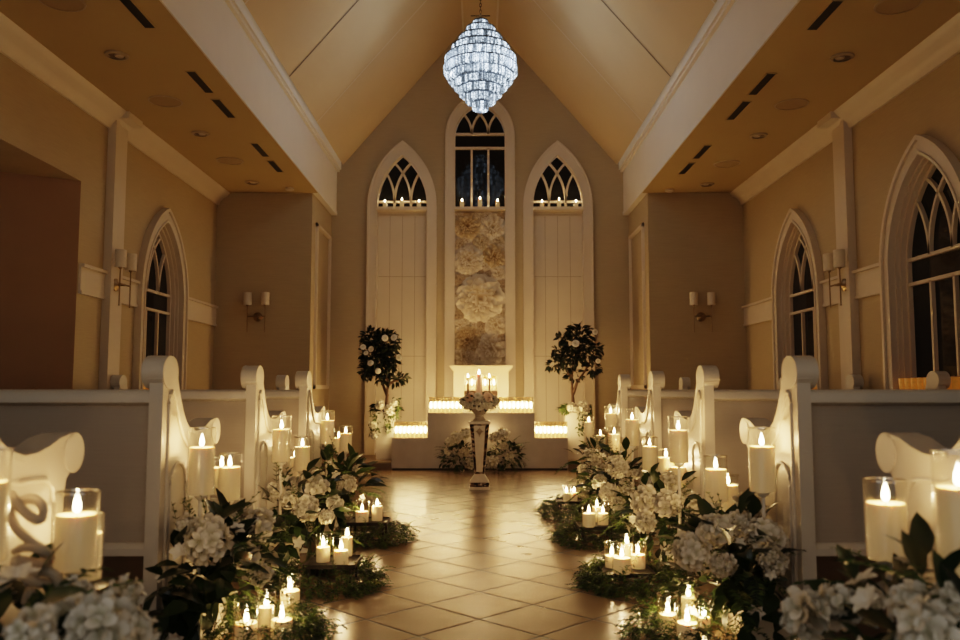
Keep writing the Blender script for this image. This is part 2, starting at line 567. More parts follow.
mb = MB(); mb.add([(-1.3, YN, 0), (1.3, YN, 0), (1.3, 7.6, 0), (XR, 7.6, 0), (XR, YB, 0), (-XR, YB, 0), (-XR, 7.6, 0), (-1.3, 7.6, 0)], [(0, 1, 2, 3, 4, 5, 6, 7)])
struct('floor', mb, M['floor'])
for s, nm in ((-1, 'floor_left'), (1, 'floor_right')):
    mb = MB()
    xo = 5.2 if s < 0 else XW + 0.05
    mb.add([(s * 1.3, YN, 0), (s * xo, YN, 0), (s * xo, YA, 0), (s * XR, YA, 0), (s * XR, 7.6, 0), (s * 1.3, 7.6, 0)], [(0, 1, 2, 3, 4, 5)])
    struct(nm, mb, M['floor_dark'])

# dais with its dark riser
mb = MB(); mb.box(-XR, XR, YF + 0.02, YB, 0.001, ZD); struct('floor_dais', mb, M['dais'], smooth=0)
mb = MB(); 
for (a, b) in ((-XR, at(391.5, 460, YF).x - 0.002), (at(568, 460, YF).x + 0.002, XR)):
    mb.box(a, b, YF - 0.004, YF + 0.018, 0.001, ZD - 0.012)
struct('trim_1', mb, M['riser'], smooth=0)

# side walls
SW = dict(a=0.605, zs=1.86, r=0.90)      # outer casing of the side windows
def side_hole(uc):
    return [(uc + p[0], p[1]) for p in arch(0.50, 0.93, 1.86, 0.775)]
ZO = 2.61
fill_holes('wall_left', [(6.5, 0), (YA, 0), (YA, ZS), (YN, ZS), (YN, ZO), (6.5, ZO)], [side_hole(8.22)], WL, M['wall'])
fill_holes('wall_right', [(YN, 0), (YA, 0), (YA, ZS), (YN, ZS)], [side_hole(8.22), side_hole(5.81)], WR, M['wall'])
# the darker space beyond the opening on the left
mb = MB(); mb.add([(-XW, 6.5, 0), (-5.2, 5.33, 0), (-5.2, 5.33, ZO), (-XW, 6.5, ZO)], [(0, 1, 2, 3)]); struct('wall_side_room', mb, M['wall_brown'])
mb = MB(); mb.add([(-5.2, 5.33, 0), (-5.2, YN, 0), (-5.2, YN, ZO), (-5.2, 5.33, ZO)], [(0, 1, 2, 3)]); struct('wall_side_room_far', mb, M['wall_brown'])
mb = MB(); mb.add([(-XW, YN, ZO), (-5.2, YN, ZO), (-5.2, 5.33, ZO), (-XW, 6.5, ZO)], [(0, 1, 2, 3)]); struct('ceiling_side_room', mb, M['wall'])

for s, nm in ((-1, 'left'), (1, 'right')):
    mb = MB(); mb.add([(s * XW, YA, 0), (s * XR, YA, 0), (s * XR, YA, ZS), (s * XW, YA, ZS)], [(0, 1, 2, 3)]); struct('wall_alcove_' + nm, mb, M['wall'])
    mb = MB(); mb.add([(s * XR, YA, 0), (s * XR, YB, 0), (s * XR, YB, ZS + 0.05), (s * XR, YA, ZS + 0.05)], [(0, 1, 2, 3)]); struct('wall_return_' + nm, mb, M['wall_back'])
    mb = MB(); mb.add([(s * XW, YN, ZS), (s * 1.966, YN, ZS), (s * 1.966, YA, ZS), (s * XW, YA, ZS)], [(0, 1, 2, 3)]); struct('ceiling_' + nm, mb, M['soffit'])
    # beam between soffit and vault
    mb = MB()
    x0, x1 = sorted((s * (XR + 0.02), s * 1.965))
    mb.box(x0, x1, YN, YB, ZS + 0.001, ZV + 0.06)
    x0, x1 = sorted((s * 1.966, s * 1.955)); mb.box(x0, x1, YN, YB, ZS + 0.001, ZS + 0.05)
    x0, x1 = sorted((s * 1.97, s * 1.91)); mb.box(x0, x1, YN, YB, ZV - 0.07, ZV + 0.05)
    x0, x1 = sorted((s * 1.97, s * 1.93)); mb.box(x0, x1, YN, YB, ZV - 0.10, ZV - 0.07)
    struct('beam_' + nm, mb, M['fascia'], smooth=0)
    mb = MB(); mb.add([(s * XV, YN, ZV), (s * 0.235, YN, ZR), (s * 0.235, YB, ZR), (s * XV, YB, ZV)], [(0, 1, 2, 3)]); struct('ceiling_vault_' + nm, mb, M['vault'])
    # panel joints across the slope
    mb = MB()
    nrm = Vector((-s * (ZR - ZV), 0, -(XV - 0.235))).normalized() * 0.004
    for yy in (7.95, 4.8):
        vs = [(s * XV, yy, ZV), (s * 0.235, yy, ZR), (s * 0.235, yy + 0.022, ZR), (s * XV, yy + 0.022, ZV)]
        mb.add([Vector(p) + nrm for p in vs], [(0, 1, 2, 3)])
    struct('trim_vault_' + nm, mb, M['seam'], smooth=0)
    mb = MB()
    for yy in (9.35, 6.4):
        vs = [(s * XV, yy, ZV), (s * 0.235, yy, ZR), (s * 0.235, yy + 0.02, ZR), (s * XV, yy + 0.02, ZV)]
        mb.add([Vector(p) + nrm for p in vs], [(0, 1, 2, 3)])
    struct('trim_joint_' + nm, mb, M['trim'], smooth=0)
    # crown along the side wall
    prof = [(0, -0.15), (0.02, -0.15), (0.035, -0.11), (0.07, -0.07), (0.115, -0.045), (0.135, -0.02), (0.15, 0.0), (0, 0)]
    mb = MB()
    vs = []; n = len(prof)
    for yy in (YN, YA):
        for (dx, dz) in prof:
            vs.append((s * (XW - dx), yy, ZS + dz))
    fs = [(i, (i + 1) % n, n + (i + 1) % n, n + i) for i in range(n)]
    mb.add(vs, fs)
    struct('trim_crown_' + nm, mb, M['trim'])
    # pilaster strip
    mb = MB()
    x0, x1 = sorted((s * XW, s * (XW - 0.055)))
    mb.box(x0, x1, 6.96, 7.2, 0, ZS - 0.02)
    x0, x1 = sorted((s * XW, s * (XW - 0.07))); mb.box(x0, x1, 6.94, 7.0, 0, ZS - 0.02)
    x0, x1 = sorted((s * XW, s * (XW - 0.175))); mb.box(x0, x1, 6.94, 7.22, ZS - 0.06, ZS - 0.001)
    struct('trim_pilaster_' + nm, mb, M['trim'], smooth=0)
    # band of board at sconce height, broken by windows and pilaster
    mb = MB()
    segs = [(6.52, 6.94), (7.2, 7.61), (8.83, YA)] if s < 0 else [(6.42, 6.94), (7.2, 7.61), (8.83, YA), (YN, 5.2)]
    for (a, b) in segs:
        x0, x1 = sorted((s * XW, s * (XW - 0.02))); mb.box(x0, x1, a, b, 1.735, 1.925)
        x0, x1 = sorted((s * XW, s * (XW - 0.045))); mb.box(x0, x1, a, b, 1.925, 1.95)
        x0, x1 = sorted((s * XW, s * (XW - 0.03))); mb.box(x0, x1, a, b, 1.71, 1.735)
    struct('trim_band_' + nm, mb, M['trim'], smooth=0)
    # moulded frame on the return wall
    mb = MB()
    def WRt(u, z, v, s=s):
        return (s * (XR + v), u, z)
    u0, u1, z0, z1 = 10.12, 11.05, zat(389, 10.6), zat(230, 10.6)
    for (a, b, c, d) in ((u0, u1, z1 - 0.05, z1), (u0, u1, z0, z0 + 0.05), (u0, u0 + 0.05, z0, z1), (u1 - 0.05, u1, z0, z1)):
        wbox(mb, WRt, a, b, c, d, -0.022, 0)
        wbox(mb, WRt, a + 0.012, b - 0.012, c + 0.012, d - 0.012, -0.032, -0.02)
    struct('trim_frame_' + nm, mb, M['trim'], smooth=0)
    mb = MB(); wbox(mb, WRt, YA + 0.02, YB, ZD, ZD + 0.13, -0.018, 0)
    mb.box(*sorted((s * XW, s * XR)), YA - 0.018, YA, 0, 0.14)
    struct('baseboard_' + nm, mb, M['trim'], smooth=0)

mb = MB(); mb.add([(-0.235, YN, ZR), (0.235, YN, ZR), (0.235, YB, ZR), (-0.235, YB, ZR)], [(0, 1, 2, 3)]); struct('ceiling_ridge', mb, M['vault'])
mb = MB()
for s in (-1, 1):
    mb.box(s * 0.235 - 0.012, s * 0.235 + 0.012, YN, YB, ZR - 0.02, ZR)
struct('trim_ridge', mb, M['trim'], smooth=0)

# back wall with three arched openings
def spans(xl, xr):
    return (at(xl, 300, YB).x, at(xr, 300, YB).x)
AC = [(0.0, 0.465, 0.345, zat(94, YB), zat(104, YB), zat(137, YB)),
      (at(401.5, 300, YB).x, 0.462, 0.342, zat(142.5, YB), zat(155.5, YB), zat(207, YB)),
      (at(558.5, 300, YB).x, 0.462, 0.342, zat(142.5, YB), zat(155.5, YB), zat(207, YB))]
AC = [(c, ao, ai, zao, zai, zs) for (c, ao, ai, zao, zai, zs) in AC]
holes = []
for (c, ao, ai, zao, zai, zs) in AC:
    holes.append([(c + p[0], p[1]) for p in arch(ai, ZD + 0.02, zs, zai - zs)])
XE = XV + 0.02
fill_holes('wall_back', [(-XR, 0), (XR, 0), (XR, ZV + 0.02), (XE, ZV + 0.02), (0.235, ZR), (-0.235, ZR), (-XE, ZV + 0.02), (-XR, ZV + 0.02)], holes, WB, M['wall_back'])
for wi, (c, ao, ai, zao, zai, zs) in enumerate(AC):
    W = lambda u, z, v, c=c: WB(c + u, z, v)
    rt = sroot('window_%d' % (wi + 1))
    mb = MB()
    ro, ri = zao - zs, zai - zs
    ring(mb, W, arch(ao, ZD, zs, ro), arch(ai, ZD, zs, ri), -0.045, 0.10)
    ring(mb, W, arch(ao + 0.012, ZD, zs, ro + 0.014), arch(ao - 0.018, ZD, zs, ro - 0.02), -0.058, 0.0)
    ring(mb, W, arch(ai + 0.02, ZD, zs, ri + 0.023), arch(ai - 0.004, ZD, zs, ri - 0.005), -0.055, 0.05)
    mb.build('casing', M['trim'], rt, smooth=0.5)
    zg0 = zat(207.5, YB)
    g = MB()
    pts = arch(ai - 0.003, zg0 - 0.02, zs, ri - 0.003)
    g.add([W(p[0], p[1], 0.085) for p in pts], [tuple(range(len(pts)))])
    g.build('pane', M['glass_dark'], rt, smooth=0)
    mb = MB()
    if wi == 0:
        zb1, zb2 = zat(133, YB), zat(147, YB)
        wbox(mb, W, -ai, ai, zb1 - 0.016, zb1 + 0.016, 0.045, 0.09)
        wbox(mb, W, -ai, ai, zb2 - 0.016, zb2 + 0.016, 0.045, 0.09)
        for s in (-1, 1):
            wbox(mb, W, s * ai / 3 - 0.014, s * ai / 3 + 0.014, zg0, zb2, 0.045, 0.09)
        tracery(mb, W, bound(ai, zs, ri, zb1), zb1, zai - zb1, 0.028, 0.045, 0.088)
    else:
        zb1 = zat(201, YB)
        wbox(mb, W, -ai, ai, zb1 - 0.014, zb1 + 0.014, 0.045, 0.09)
        zz = zb1
        R_ = zai - zz
        aa = bound(ai, zs, ri, zz)
        tracery(mb, W, aa, zz, R_, 0.028, 0.045, 0.088)
        for s in (-1, 1):
            wbox(mb, W, s * ai / 3 - 0.014, s * ai / 3 + 0.014, zg0 - 0.01, zb1, 0.045, 0.09)
    mb.build('muntin', M['trim'], rt, smooth=0.5)
    mb = MB()
    wbox(mb, W, -ai, ai, zg0 - 0.05, zg0 - 0.012, -0.11, 0.09)
    mb.build('sill', M['trim'], rt, smooth=0)
    mb = MB()
    zt = zg0 - 0.05
    if wi == 0:
        wbox(mb, W, -ai, ai, ZD + 0.02, zt, 0.07, 0.10)
    else:
        # vertical boards with grooves between
        wbox(mb, W, -ai, ai, ZD + 0.02, zt, 0.065, 0.10)
    mb.build('panel_board', M['panel'], rt, smooth=0)
    if wi:
        mb = MB()
        for q in (-0.5, 0.0, 0.5):
            wbox(mb, W, q * ai - 0.004, q * ai + 0.004, ZD + 0.03, zt - 0.06, 0.063, 0.066)
        for py in (214, 276, 356):
            zq = zat(py, YB)
            wbox(mb, W, -ai + 0.02, ai - 0.02, zq - 0.004, zq + 0.004, 0.062, 0.066)
        mb.build('groove', M['groove'], rt, smooth=0)

# side windows
def side_window(name, W, uc):
    rt = sroot(name)
    Wc = lambda u, z, v: W(uc + u, z, v)
    mb = MB()
    ring(mb, Wc, arch(0.605, 0.80, 1.86, 0.90), arch(0.50, 0.80, 1.86, 0.775), -0.045, 0.0)
    ring(mb, Wc, arch(0.615, 0.80, 1.86, 0.912), arch(0.585, 0.80, 1.86, 0.876), -0.065, 0.0)
    ring(mb, Wc, arch(0.515, 0.80, 1.86, 0.793), arch(0.495, 0.80, 1.86, 0.769), -0.055, 0.0)
    mb.build('casing', M['trim'], rt)
    mb = MB()
    ring(mb, Wc, arch(0.50, 0.93, 1.86, 0.775), arch(0.482, 0.93, 1.86, 0.752), 0.0, 0.045)
    ring(mb, Wc, arch(0.484, 0.93, 1.86, 0.755), arch(0.466, 0.93, 1.86, 0.732), 0.03, 0.11)
    ring(mb, Wc, arch(0.47, 0.93, 1.86, 0.738), arch(0.445, 0.93, 1.86, 0.705), 0.07, 0.11)
    mb.build('window_frame', M['trim'], rt)
    g = MB(); pts = arch(0.466, 0.93, 1.86, 0.732)
    g.add([Wc(p[0], p[1], 0.105) for p in pts], [tuple(range(len(pts)))])
    g.build('pane', M['glass_dark'], rt, smooth=0)
    mb = MB()
    a = 0.448; r = 0.708; zs = 1.86
    for zz in (1.745, 1.93):
        wbox(mb, Wc, -a, a, zz - 0.013, zz + 0.013, 0.075, 0.108)
    for s in (-1, 1):
        wbox(mb, Wc, s * a / 3 - 0.012, s * a / 3 + 0.012, 0.93, 1.745, 0.075, 0.108)
    tracery(mb, Wc, bound(a, zs, r, 1.93), 1.93, zs + r - 1.93, 0.024, 0.075, 0.107)
    mb.build('muntin', M['trim'], rt, smooth=0.5)
    mb = MB(); wbox(mb, Wc, -0.50, 0.50, 0.90, 0.93, -0.10, 0.11)
    wbox(mb, Wc, -0.60, 0.60, 0.88, 0.90, -0.08, 0.0)
    mb.build('sill', M['trim'], rt, smooth=0)
side_window('window_4', WL, 8.22)
side_window('window_5', WR, 8.22)
side_window('window_6', WR, 5.81)

# amber cups on the side sills
def lathe_obj(name, prof, mat, parent, n=16, loc=(0, 0, 0), **k):
    m_ = MB(); m_.lathe(prof, n, **k)
    return m_.build(name, mat, parent, loc)
def amber_cup(loc, label, group):
    t = thing('tealight_cup', label, 'candle cup', loc, group=group)
    lathe_obj('cup', [(0.028, 0), (0.036, 0.01), (0.041, 0.05), (0.044, 0.105), (0.040, 0.108), (0.036, 0.06), (0.03, 0.015)], M['amber'], t, 14, cap1=True)
    lathe_obj('rim', [(0.043, 0.102), (0.046, 0.106), (0.043, 0.111), (0.040, 0.106)], M['glass_votive'], t, 14, cap0=False, cap1=False)
    return t
cup0 = None
for k in range(11):
    loc = (XW + 0.005, 5.36 + k * 0.088, 0.93)
    if cup0 is None:
        cup0 = amber_cup(loc, 'amber tealight cup on the sill of the large window nearest the camera', 'amber cups on the near window sill')
    else:
        dup(cup0, loc)
for s in (-1, 1):
    for k in range(5):
        dup(cup0, (s * (XW + 0.005), 7.84 + k * 0.088, 0.93), label='amber tealight cup on the sill of the far %s pointed window' % ('left' if s < 0 else 'right'), group='amber cups on the far %s window sill' % ('left' if s < 0 else 'right'))

# ------------------------------------------------------------------ ceiling fittings
def on_ceiling(x, y):
    d = ray(x, y); t = (ZS - HC) / d.z
    return Vector((d.x * t, d.y * t, ZS))
place = {(-1, 0): 'nearest the camera', (-1, 1): 'second'}
ORD = ['nearest the camera', 'second from the camera', 'third from the camera', 'fourth from the camera', 'farthest from the camera']
def slot_vent(p0, p1, label):
    a, b = on_ceiling(*p0), on_ceiling(*p1)
    c = (a + b) / 2; l = (b - a).length / 2
    t = thing('slot_vent', label, 'air vent', (c.x, c.y, ZS - 0.002), group='black slot vents in the side ceilings')
    m_ = MB(); m_.box(-0.033, 0.033, -l, l, -0.004, 0.001); m_.build('slot', M['black'], t, smooth=0)
    m_ = MB()
    for (x0, x1, y0, y1) in ((-0.037, -0.033, -l - 0.004, l + 0.004), (0.033, 0.037, -l - 0.004, l + 0.004), (-0.037, 0.037, -l - 0.004, -l), (-0.037, 0.037, l, l + 0.004)):
        m_.box(x0, x1, y0, y1, -0.005, 0.001)
    m_.build('frame', M['soffit'], t, smooth=0)
for s, nm in ((-1, 'left'), (1, 'right')):
    for k, (x0, y0, x1, y1) in enumerate([(139 - 16, -2, 151, 27), (189, 71, 211, 92), (214, 99, 233, 117), (254, 143, 266, 156), (269.5, 160.5, 281, 171.5)]):
        xa, xb = (x0, x1) if s < 0 else (962 - x0, 962 - x1)
        yo = 0 if s < 0 else 2
        # a straight slot along the ceiling: same x in the world
        a, b = on_ceiling(xa, y0 + yo), on_ceiling(xb, y1 + yo)
        xm = (a.x + b.x) / 2
        c = Vector((xm, (a.y + b.y) / 2, ZS)); l = abs(a.y - b.y) / 2
        t = thing('slot_vent', 'long black slot vent in the %s side ceiling, %s' % (nm, ORD[k]), 'air vent', (c.x, c.y, ZS - 0.002), group='black slot vents in the side ceilings')
        m_ = MB(); m_.box(-0.033, 0.033, -l, l, -0.004, 0.0005); m_.build('slot', M['black'], t, smooth=0)
        m_ = MB()
        for (q0, q1, r0, r1) in ((-0.038, -0.033, -l - 0.005, l + 0.005), (0.033, 0.038, -l - 0.005, l + 0.005), (-0.038, 0.038, -l - 0.005, -l), (-0.038, 0.038, l, l + 0.005)):
            m_.box(q0, q1, r0, r1, -0.006, 0.0005)
        m_.build('frame', M['soffit'], t, smooth=0)
    for k, (x, y) in enumerate([(62, 1), (165.5, 101), (230, 160.5)]):
        xa = x if s < 0 else 960 - x + (0 if k == 0 else -3)
        p = on_ceiling(xa, y + (0 if s < 0 else 3))
        t = thing('ceiling_speaker', 'flat round speaker grille flush in the %s side ceiling, %s' % (nm, ['nearest the camera', 'middle of its row', 'farthest from the camera'][k]), 'speaker', (p.x, p.y, ZS - 0.001), group='round speaker grilles')
        lathe_obj('grille', [(0.125, 0.0), (0.125, -0.005)], M['grille'], t, 28)
        lathe_obj('rim', [(0.125, 0.0), (0.138, 0.0), (0.136, -0.006), (0.125, -0.008)], M['can'], t, 28, cap0=False, cap1=False)
    for k, (x, y) in enumerate([(117, 54.5), (200.5, 133), (252, 182)]):
        xa = x if s < 0 else 960 - x - 1
        p = on_ceiling(xa, y + (0 if s < 0 else 2))
        t = thing('recessed_downlight', 'small unlit recessed downlight in the %s side ceiling, %s' % (nm, ['nearest the camera', 'middle of its row', 'farthest from the camera'][k]), 'ceiling light', (p.x, p.y, ZS - 0.001), group='recessed downlights')
        lathe_obj('ring', [(0.058, -0.001), (0.082, -0.001), (0.080, -0.012), (0.060, -0.016)], M['can'], t, 24, cap0=False, cap1=False)
        lathe_obj('well', [(0.06, 0.0), (0.06, -0.003)], M['seam'], t, 24)
        m_ = MB(); m_.lathe([(0.0, -0.012), (0.028, -0.012), (0.034, -0.004), (0.034, -0.001)], 18, cap0=False, M=Matrix.Translation((-s * 0.012, 0.01, 0))); m_.build('bulb', M['bulb'], t)
p = on_ceiling(292, 190.5)
t = thing('smoke_detector', 'tiny pale round detector on the left side ceiling near the alcove wall', 'detector', (p.x, p.y - 0.12, ZS - 0.001))
lathe_obj('body', [(0.05, 0.0), (0.05, -0.02), (0.03, -0.03)], M['trim'], t, 20)
p = on_ceiling(667, 192)
t = thing('smoke_detector', 'tiny pale round detector on the right side ceiling near the alcove wall', 'detector', (p.x, p.y - 0.12, ZS - 0.001))
lathe_obj('body', [(0.05, 0.0), (0.05, -0.02), (0.03, -0.03)], M['trim'], t, 20)

# ------------------------------------------------------------------ chandelier
DC = 8.7
cc = at(480.5, 110, DC)
ch = thing('crystal_chandelier', 'large tiered crystal chandelier glowing cool white above the aisle', 'chandelier', (cc.x, DC, cc.z))
pxm = DC / FPX * 1.02
tiers = [(95, 132, 7.7), (136, 182, 15), (188, 237, 22), (243, 293, 29.5), (298, 348, 36), (346, 398, 36.5), (392, 438, 32.5), (432, 474, 27), (468, 512, 21.5), (506, 552, 15), (546, 592, 8)]
for i, (y0, y1, hw) in enumerate(tiers):
    z1 = (110 - y0 / 5.333) * pxm; z0 = (110 - y1 / 5.333) * pxm
    R = hw * pxm
    m_ = MB()
    n = max(14, int(2 * pi * R / 0.0145))
    for k in range(n):
        a = 2 * pi * k / n
        Mt = Matrix.Rotation(a, 4, 'Z') @ Matrix.Translation((R - 0.014, 0, 0)) @ Matrix.Rotation(random.uniform(-0.25, 0.25), 4, 'Z')
        w = 0.0062
        bul = 0.014 if i == 5 else 0.008
        vs = []
        for (zz, q) in ((z1, 0.6), (z1 - 0.12 * (z1 - z0), 1.0), (z0 + 0.18 * (z1 - z0), 1.0), (z0, 0.25)):
            off = bul * (1 if q == 1.0 else 0)
            vs += [(off - 0.006 * q, -w * q, zz), (off + 0.009 * q, 0, zz), (off - 0.006 * q, w * q, zz)]
        fs = [(0, 2, 1), (9, 10, 11)]
        for j in range(3):
            for e in range(3):
                e2 = (e + 1) % 3
                fs.append((j * 3 + e, j * 3 + e2, j * 3 + 3 + e2, j * 3 + 3 + e))
        m_.add(vs, fs, Mt)
    tier = m_.build('crystal_tier', M['crystal'], ch, smooth=0)
    tier['label'] = 'ring of hanging cut crystal prisms'
    lathe_obj('rim', [(R - 0.026, z1 - 0.006), (R - 0.001, z1 - 0.006), (R - 0.001, z1 + 0.008), (R - 0.026, z1 + 0.008)], M['dark_steel'], tier, 40, cap0=False, cap1=False)
m_ = MB(); m_.lathe([(0.0, -0.012), (0.016, 0.0), (0.012, 0.02), (0.004, 0.03)], 14, cap0=False); m_.build('finial', M['crystal'], ch)
m_ = MB(); ztop = (110 - 17) * pxm
m_.tube([(0, 0, ztop - 0.02), (0, 0, ztop + 0.08)], 0.012, 10)
m_.build('stem', M['steel'], ch)
m_ = MB(); zt = ZR - cc.z
k = 0; zc = ztop + 0.08
while zc < zt - 0.02:
    pts = []
    for q in range(11):
        an = 2 * pi * q / 10
        x_, z_ = 0.011 * cos(an), 0.024 * sin(an)
        pts.append((x_, 0, zc + 0.022 + z_) if k % 2 == 0 else (0, x_, zc + 0.022 + z_))
    m_.tube(pts, 0.0035, 5); zc += 0.036; k += 1
m_.build('chain', M['iron'], ch)
m_ = MB(); zb = (110 - 12) * pxm
m_.tube([(-0.105, 0, zb), (0.105, 0, zb)], 0.006, 8)
m_.build('cross_bar', M['iron'], ch)
lathe_obj('ceiling_plate', [(0.07, zt - 0.001), (0.07, zt - 0.02), (0.02, zt - 0.05)], M['steel'], ch, 20)
m_ = MB(); m_.lathe([(0.03, 0.10), (0.10, 0.25), (0.22, 0.42), (0.22, 0.5), (0.1, 0.7), (0.03, 0.88)], 20); m_.build('inner_frame', M['iron'], ch)
COOL = (0.80, 0.90, 1.0)
point('chandelier_light', (cc.x, DC - 0.02, cc.z - 0.10), 2.2, COOL, 0.02)
for (dx, dy) in ((-0.34, -0.34), (0.0, -0.48), (0.34, -0.34)):
    point('chandelier_light', (cc.x + dx, DC + dy, cc.z + 0.42), 2.3, COOL, 0.02)

# ------------------------------------------------------------------ sconces
def sconce(loc, rotz, label):
    """Back plate in local XZ plane at y=0, projecting towards local -Y."""
    t = thing('wall_sconce', label, 'wall lamp', loc, rotz, group='twin-shade wall sconces')
    m_ = MB(); m_.lathe([(0.055, 0), (0.055, 0.012), (0.035, 0.02), (0.02, 0.03)], 24, M=Matrix.Rotation(pi / 2, 4, 'X')); m_.build('back_plate', M['brass'], t)
    m_ = MB(); m_.tube([(0, -0.02, 0), (0, -0.085, 0)], 0.011, 10)
    m_.tube([(-0.105, -0.085, 0.0), (0.105, -0.085, 0.0)], 0.008, 10)
    m_.build('arm', M['brass'], t)
    for s in (-1, 1):
        m_ = MB(); m_.tube([(s * 0.105, -0.085, -0.17), (s * 0.105, -0.085, 0.17)], 0.0055, 8)
        m_.lathe([(0.001, -0.19), (0.008, -0.182), (0.001, -0.165)], 8, M=Matrix.Translation((s * 0.105, -0.085, 0)))
        m_.lathe([(0.006, 0.12), (0.018, 0.135), (0.018, 0.15)], 10, M=Matrix.Translation((s * 0.105, -0.085, 0)))
        m_.build('rod', M['brass'], t)
        m_ = MB(); m_.lathe([(0.047, 0.135), (0.047, 0.285), (0.045, 0.285), (0.045, 0.137)], 20, M=Matrix.Translation((s * 0.105, -0.085, 0)), cap0=False, cap1=False)
        m_.build('shade', M['shade'], t)
    return t
p = at(258, 317, YA); sconce((p.x, YA, p.z), 0, 'brass sconce with two cream shades on the left alcove wall facing the camera')
p = at(701, 317, YA); sconce((p.x, YA, p.z), 0, 'brass sconce with two cream shades on the right alcove wall facing the camera')
zsc = zat(287, 7.2)
sconce((-XW + 0.055, 7.06, zsc), pi / 2, 'brass sconce with two cream shades on the left wall pilaster')
sconce((XW - 0.055, 7.06, zsc), -pi / 2, 'brass sconce with two cream shades on the right wall pilaster')

# ------------------------------------------------------------------ pews
PZ = 1.075
def pew_profile():
    P = [(0, 0), (0, 0.975), (-0.012, 0.99)]
    # top scroll
    for i in range(9):
        a = pi + 0.35 - (pi + 0.1) * i / 8
        P.append((0.062 + 0.075 * cos(a), 1.015 + 0.06 * sin(a)))
    # long S sweep down to the arm
    for (y, z) in ((0.15, 0.985), (0.172, 0.94), (0.195, 0.90), (0.222, 0.86), (0.255, 0.825), (0.30, 0.797), (0.355, 0.783), (0.415, 0.785), (0.475, 0.798), (0.53, 0.817), (0.58, 0.828)):
        P.append((y, z))
    # front scroll
    for i in range(10):
        a = pi / 2 - (pi + 0.3) * i / 9
        P.append((0.612 + 0.055 * cos(a), 0.774 + 0.054 * sin(a)))
    P += [(0.575, 0.705), (0.565, 0.66), (0.562, 0.5), (0.562, 0.0)]
    return P
PROF = pew_profile()
def inset_panel():
    """Raised bead that follows the end panel outline."""
    pts = [(0.055, 0.08), (0.055, 0.90)]
    for (y, z) in ((0.062, 0.93), (0.085, 0.945), (0.11, 0.93), (0.135, 0.885), (0.165, 0.83), (0.205, 0.775), (0.26, 0.735), (0.33, 0.72), (0.40, 0.72), (0.46, 0.715), (0.495, 0.69), (0.51, 0.65)):
        pts.append((y, z))
    pts += [(0.51, 0.08), (0.055, 0.08)]
    return pts
BEAD = inset_panel()
def lower_bead():
    pts = [(0.09, 0.12), (0.09, 0.56)]
    for i in range(9):
        a = pi - pi * i / 8
        pts.append((0.17 + 0.08 * cos(a), 0.60 + 0.075 * sin(a)))
    pts += [(0.25, 0.12), (0.09, 0.12)]
    return pts
def make_end(parent, x_in, s, xo):
    """s: direction from aisle face outwards (away from the aisle). x_in: coordinate of the aisle face."""
    m_ = MB()
    a, b = sorted((x_in, x_in + s * 0.05))
    m_.prism(PROF, a, b)
    o = m_.build('end_panel', M['pew'], parent, smooth=0.6)
    m2 = MB()
    m2.tube([(x_in - s * 0.002, p[0], p[1]) for p in BEAD], 0.008, 6)
    m2.tube([(x_in - s * 0.001, p[0], p[1]) for p in lower_bead()], 0.007, 6)
    m2.build('bead_moulding', M['pew'], o)
    # rolled top block and arm cushion block
    m3 = MB()
    a, b = sorted((x_in - s * 0.004, x_in + s * 0.076))
    pr = [(0.062 + 0.078 * cos(2 * pi * i / 20), 1.015 + 0.062 * sin(2 * pi * i / 20)) for i in range(20)]
    m3.prism(pr, a, b)
    m3.build('top_scroll', M['pew'], parent)
    m4 = MB()
    a, b = sorted((x_in - s * 0.003, x_in + s * 0.085))
    pr = [(0.612 + 0.057 * cos(2 * pi * i / 20), 0.774 + 0.056 * sin(2 * pi * i / 20)) for i in range(20)]
    m4.prism(pr, a, b)
    top = [(0.30, 0.785), (0.355, 0.771), (0.415, 0.773), (0.475, 0.786), (0.53, 0.805), (0.60, 0.82), (0.60, 0.83), (0.53, 0.82), (0.475, 0.801), (0.415, 0.788), (0.355, 0.786), (0.30, 0.80)]
    m4.prism(top, a, b)
    m4.build('arm_scroll', M['pew'], parent)
def pew(s, x_in, x_out, Y, label):
    t = thing('church_pew', label, 'pew', (0, Y, 0), group='white church pews')
    make_end(t, s * x_in, s, None)
    make_end(t, s * (x_out - 0.09), s, None)
    a, b = sorted((s * (x_in + 0.05), s * (x_out - 0.085)))
    m_ = MB(); m_.box(a, b, 0.03, 0.055, 0.38, 0.915); m_.build('back_panel', M['pew_back'], t, smooth=0)
    m_ = MB()
    pr = [(0.0, 0.905), (0.0, 0.935), (0.012, 0.95), (0.06, 0.952), (0.085, 0.94), (0.085, 0.905), (0.055, 0.893), (0.03, 0.893)]
    m_.prism(pr, a, b); m_.build('top_rail', M['pew'], t, smooth=0.9)
    m_ = MB(); m_.prism([(0.008, 0.36), (0.008, 0.385), (0.02, 0.40), (0.035, 0.405), (0.035, 0.36)], a, b); m_.build('lower_rail', M['pew'], t, smooth=0)
    m_ = MB(); m_.prism([(0.05, 0.41), (0.05, 0.45), (0.45, 0.46), (0.49, 0.45), (0.49, 0.415)], a, b); m_.build('seat', M['pew'], t, smooth=0)
    return t
S1 = 1.247
rows = [1.72 + 0.03, 3.01, 3.01 + S1, 3.01 + 2 * S1, 3.01 + 3 * S1]
XIN = 1.145
for i in range(4):
    pew(-1, XIN, 3.12 if i < 3 else 3.5, rows[i], ['white pew at the left edge, only its arm scroll showing behind the flowers', 'tall-ended white pew left of the aisle, largest on that side', 'middle white pew left of the aisle, with a tall candle at its end', 'left aisle pew closest to the altar, with the smallest scroll top'][i])
pew(-1, 1.64, 3.12, 7.0, 'set-back left pew by the alcove, only two small scroll tops above the rails')
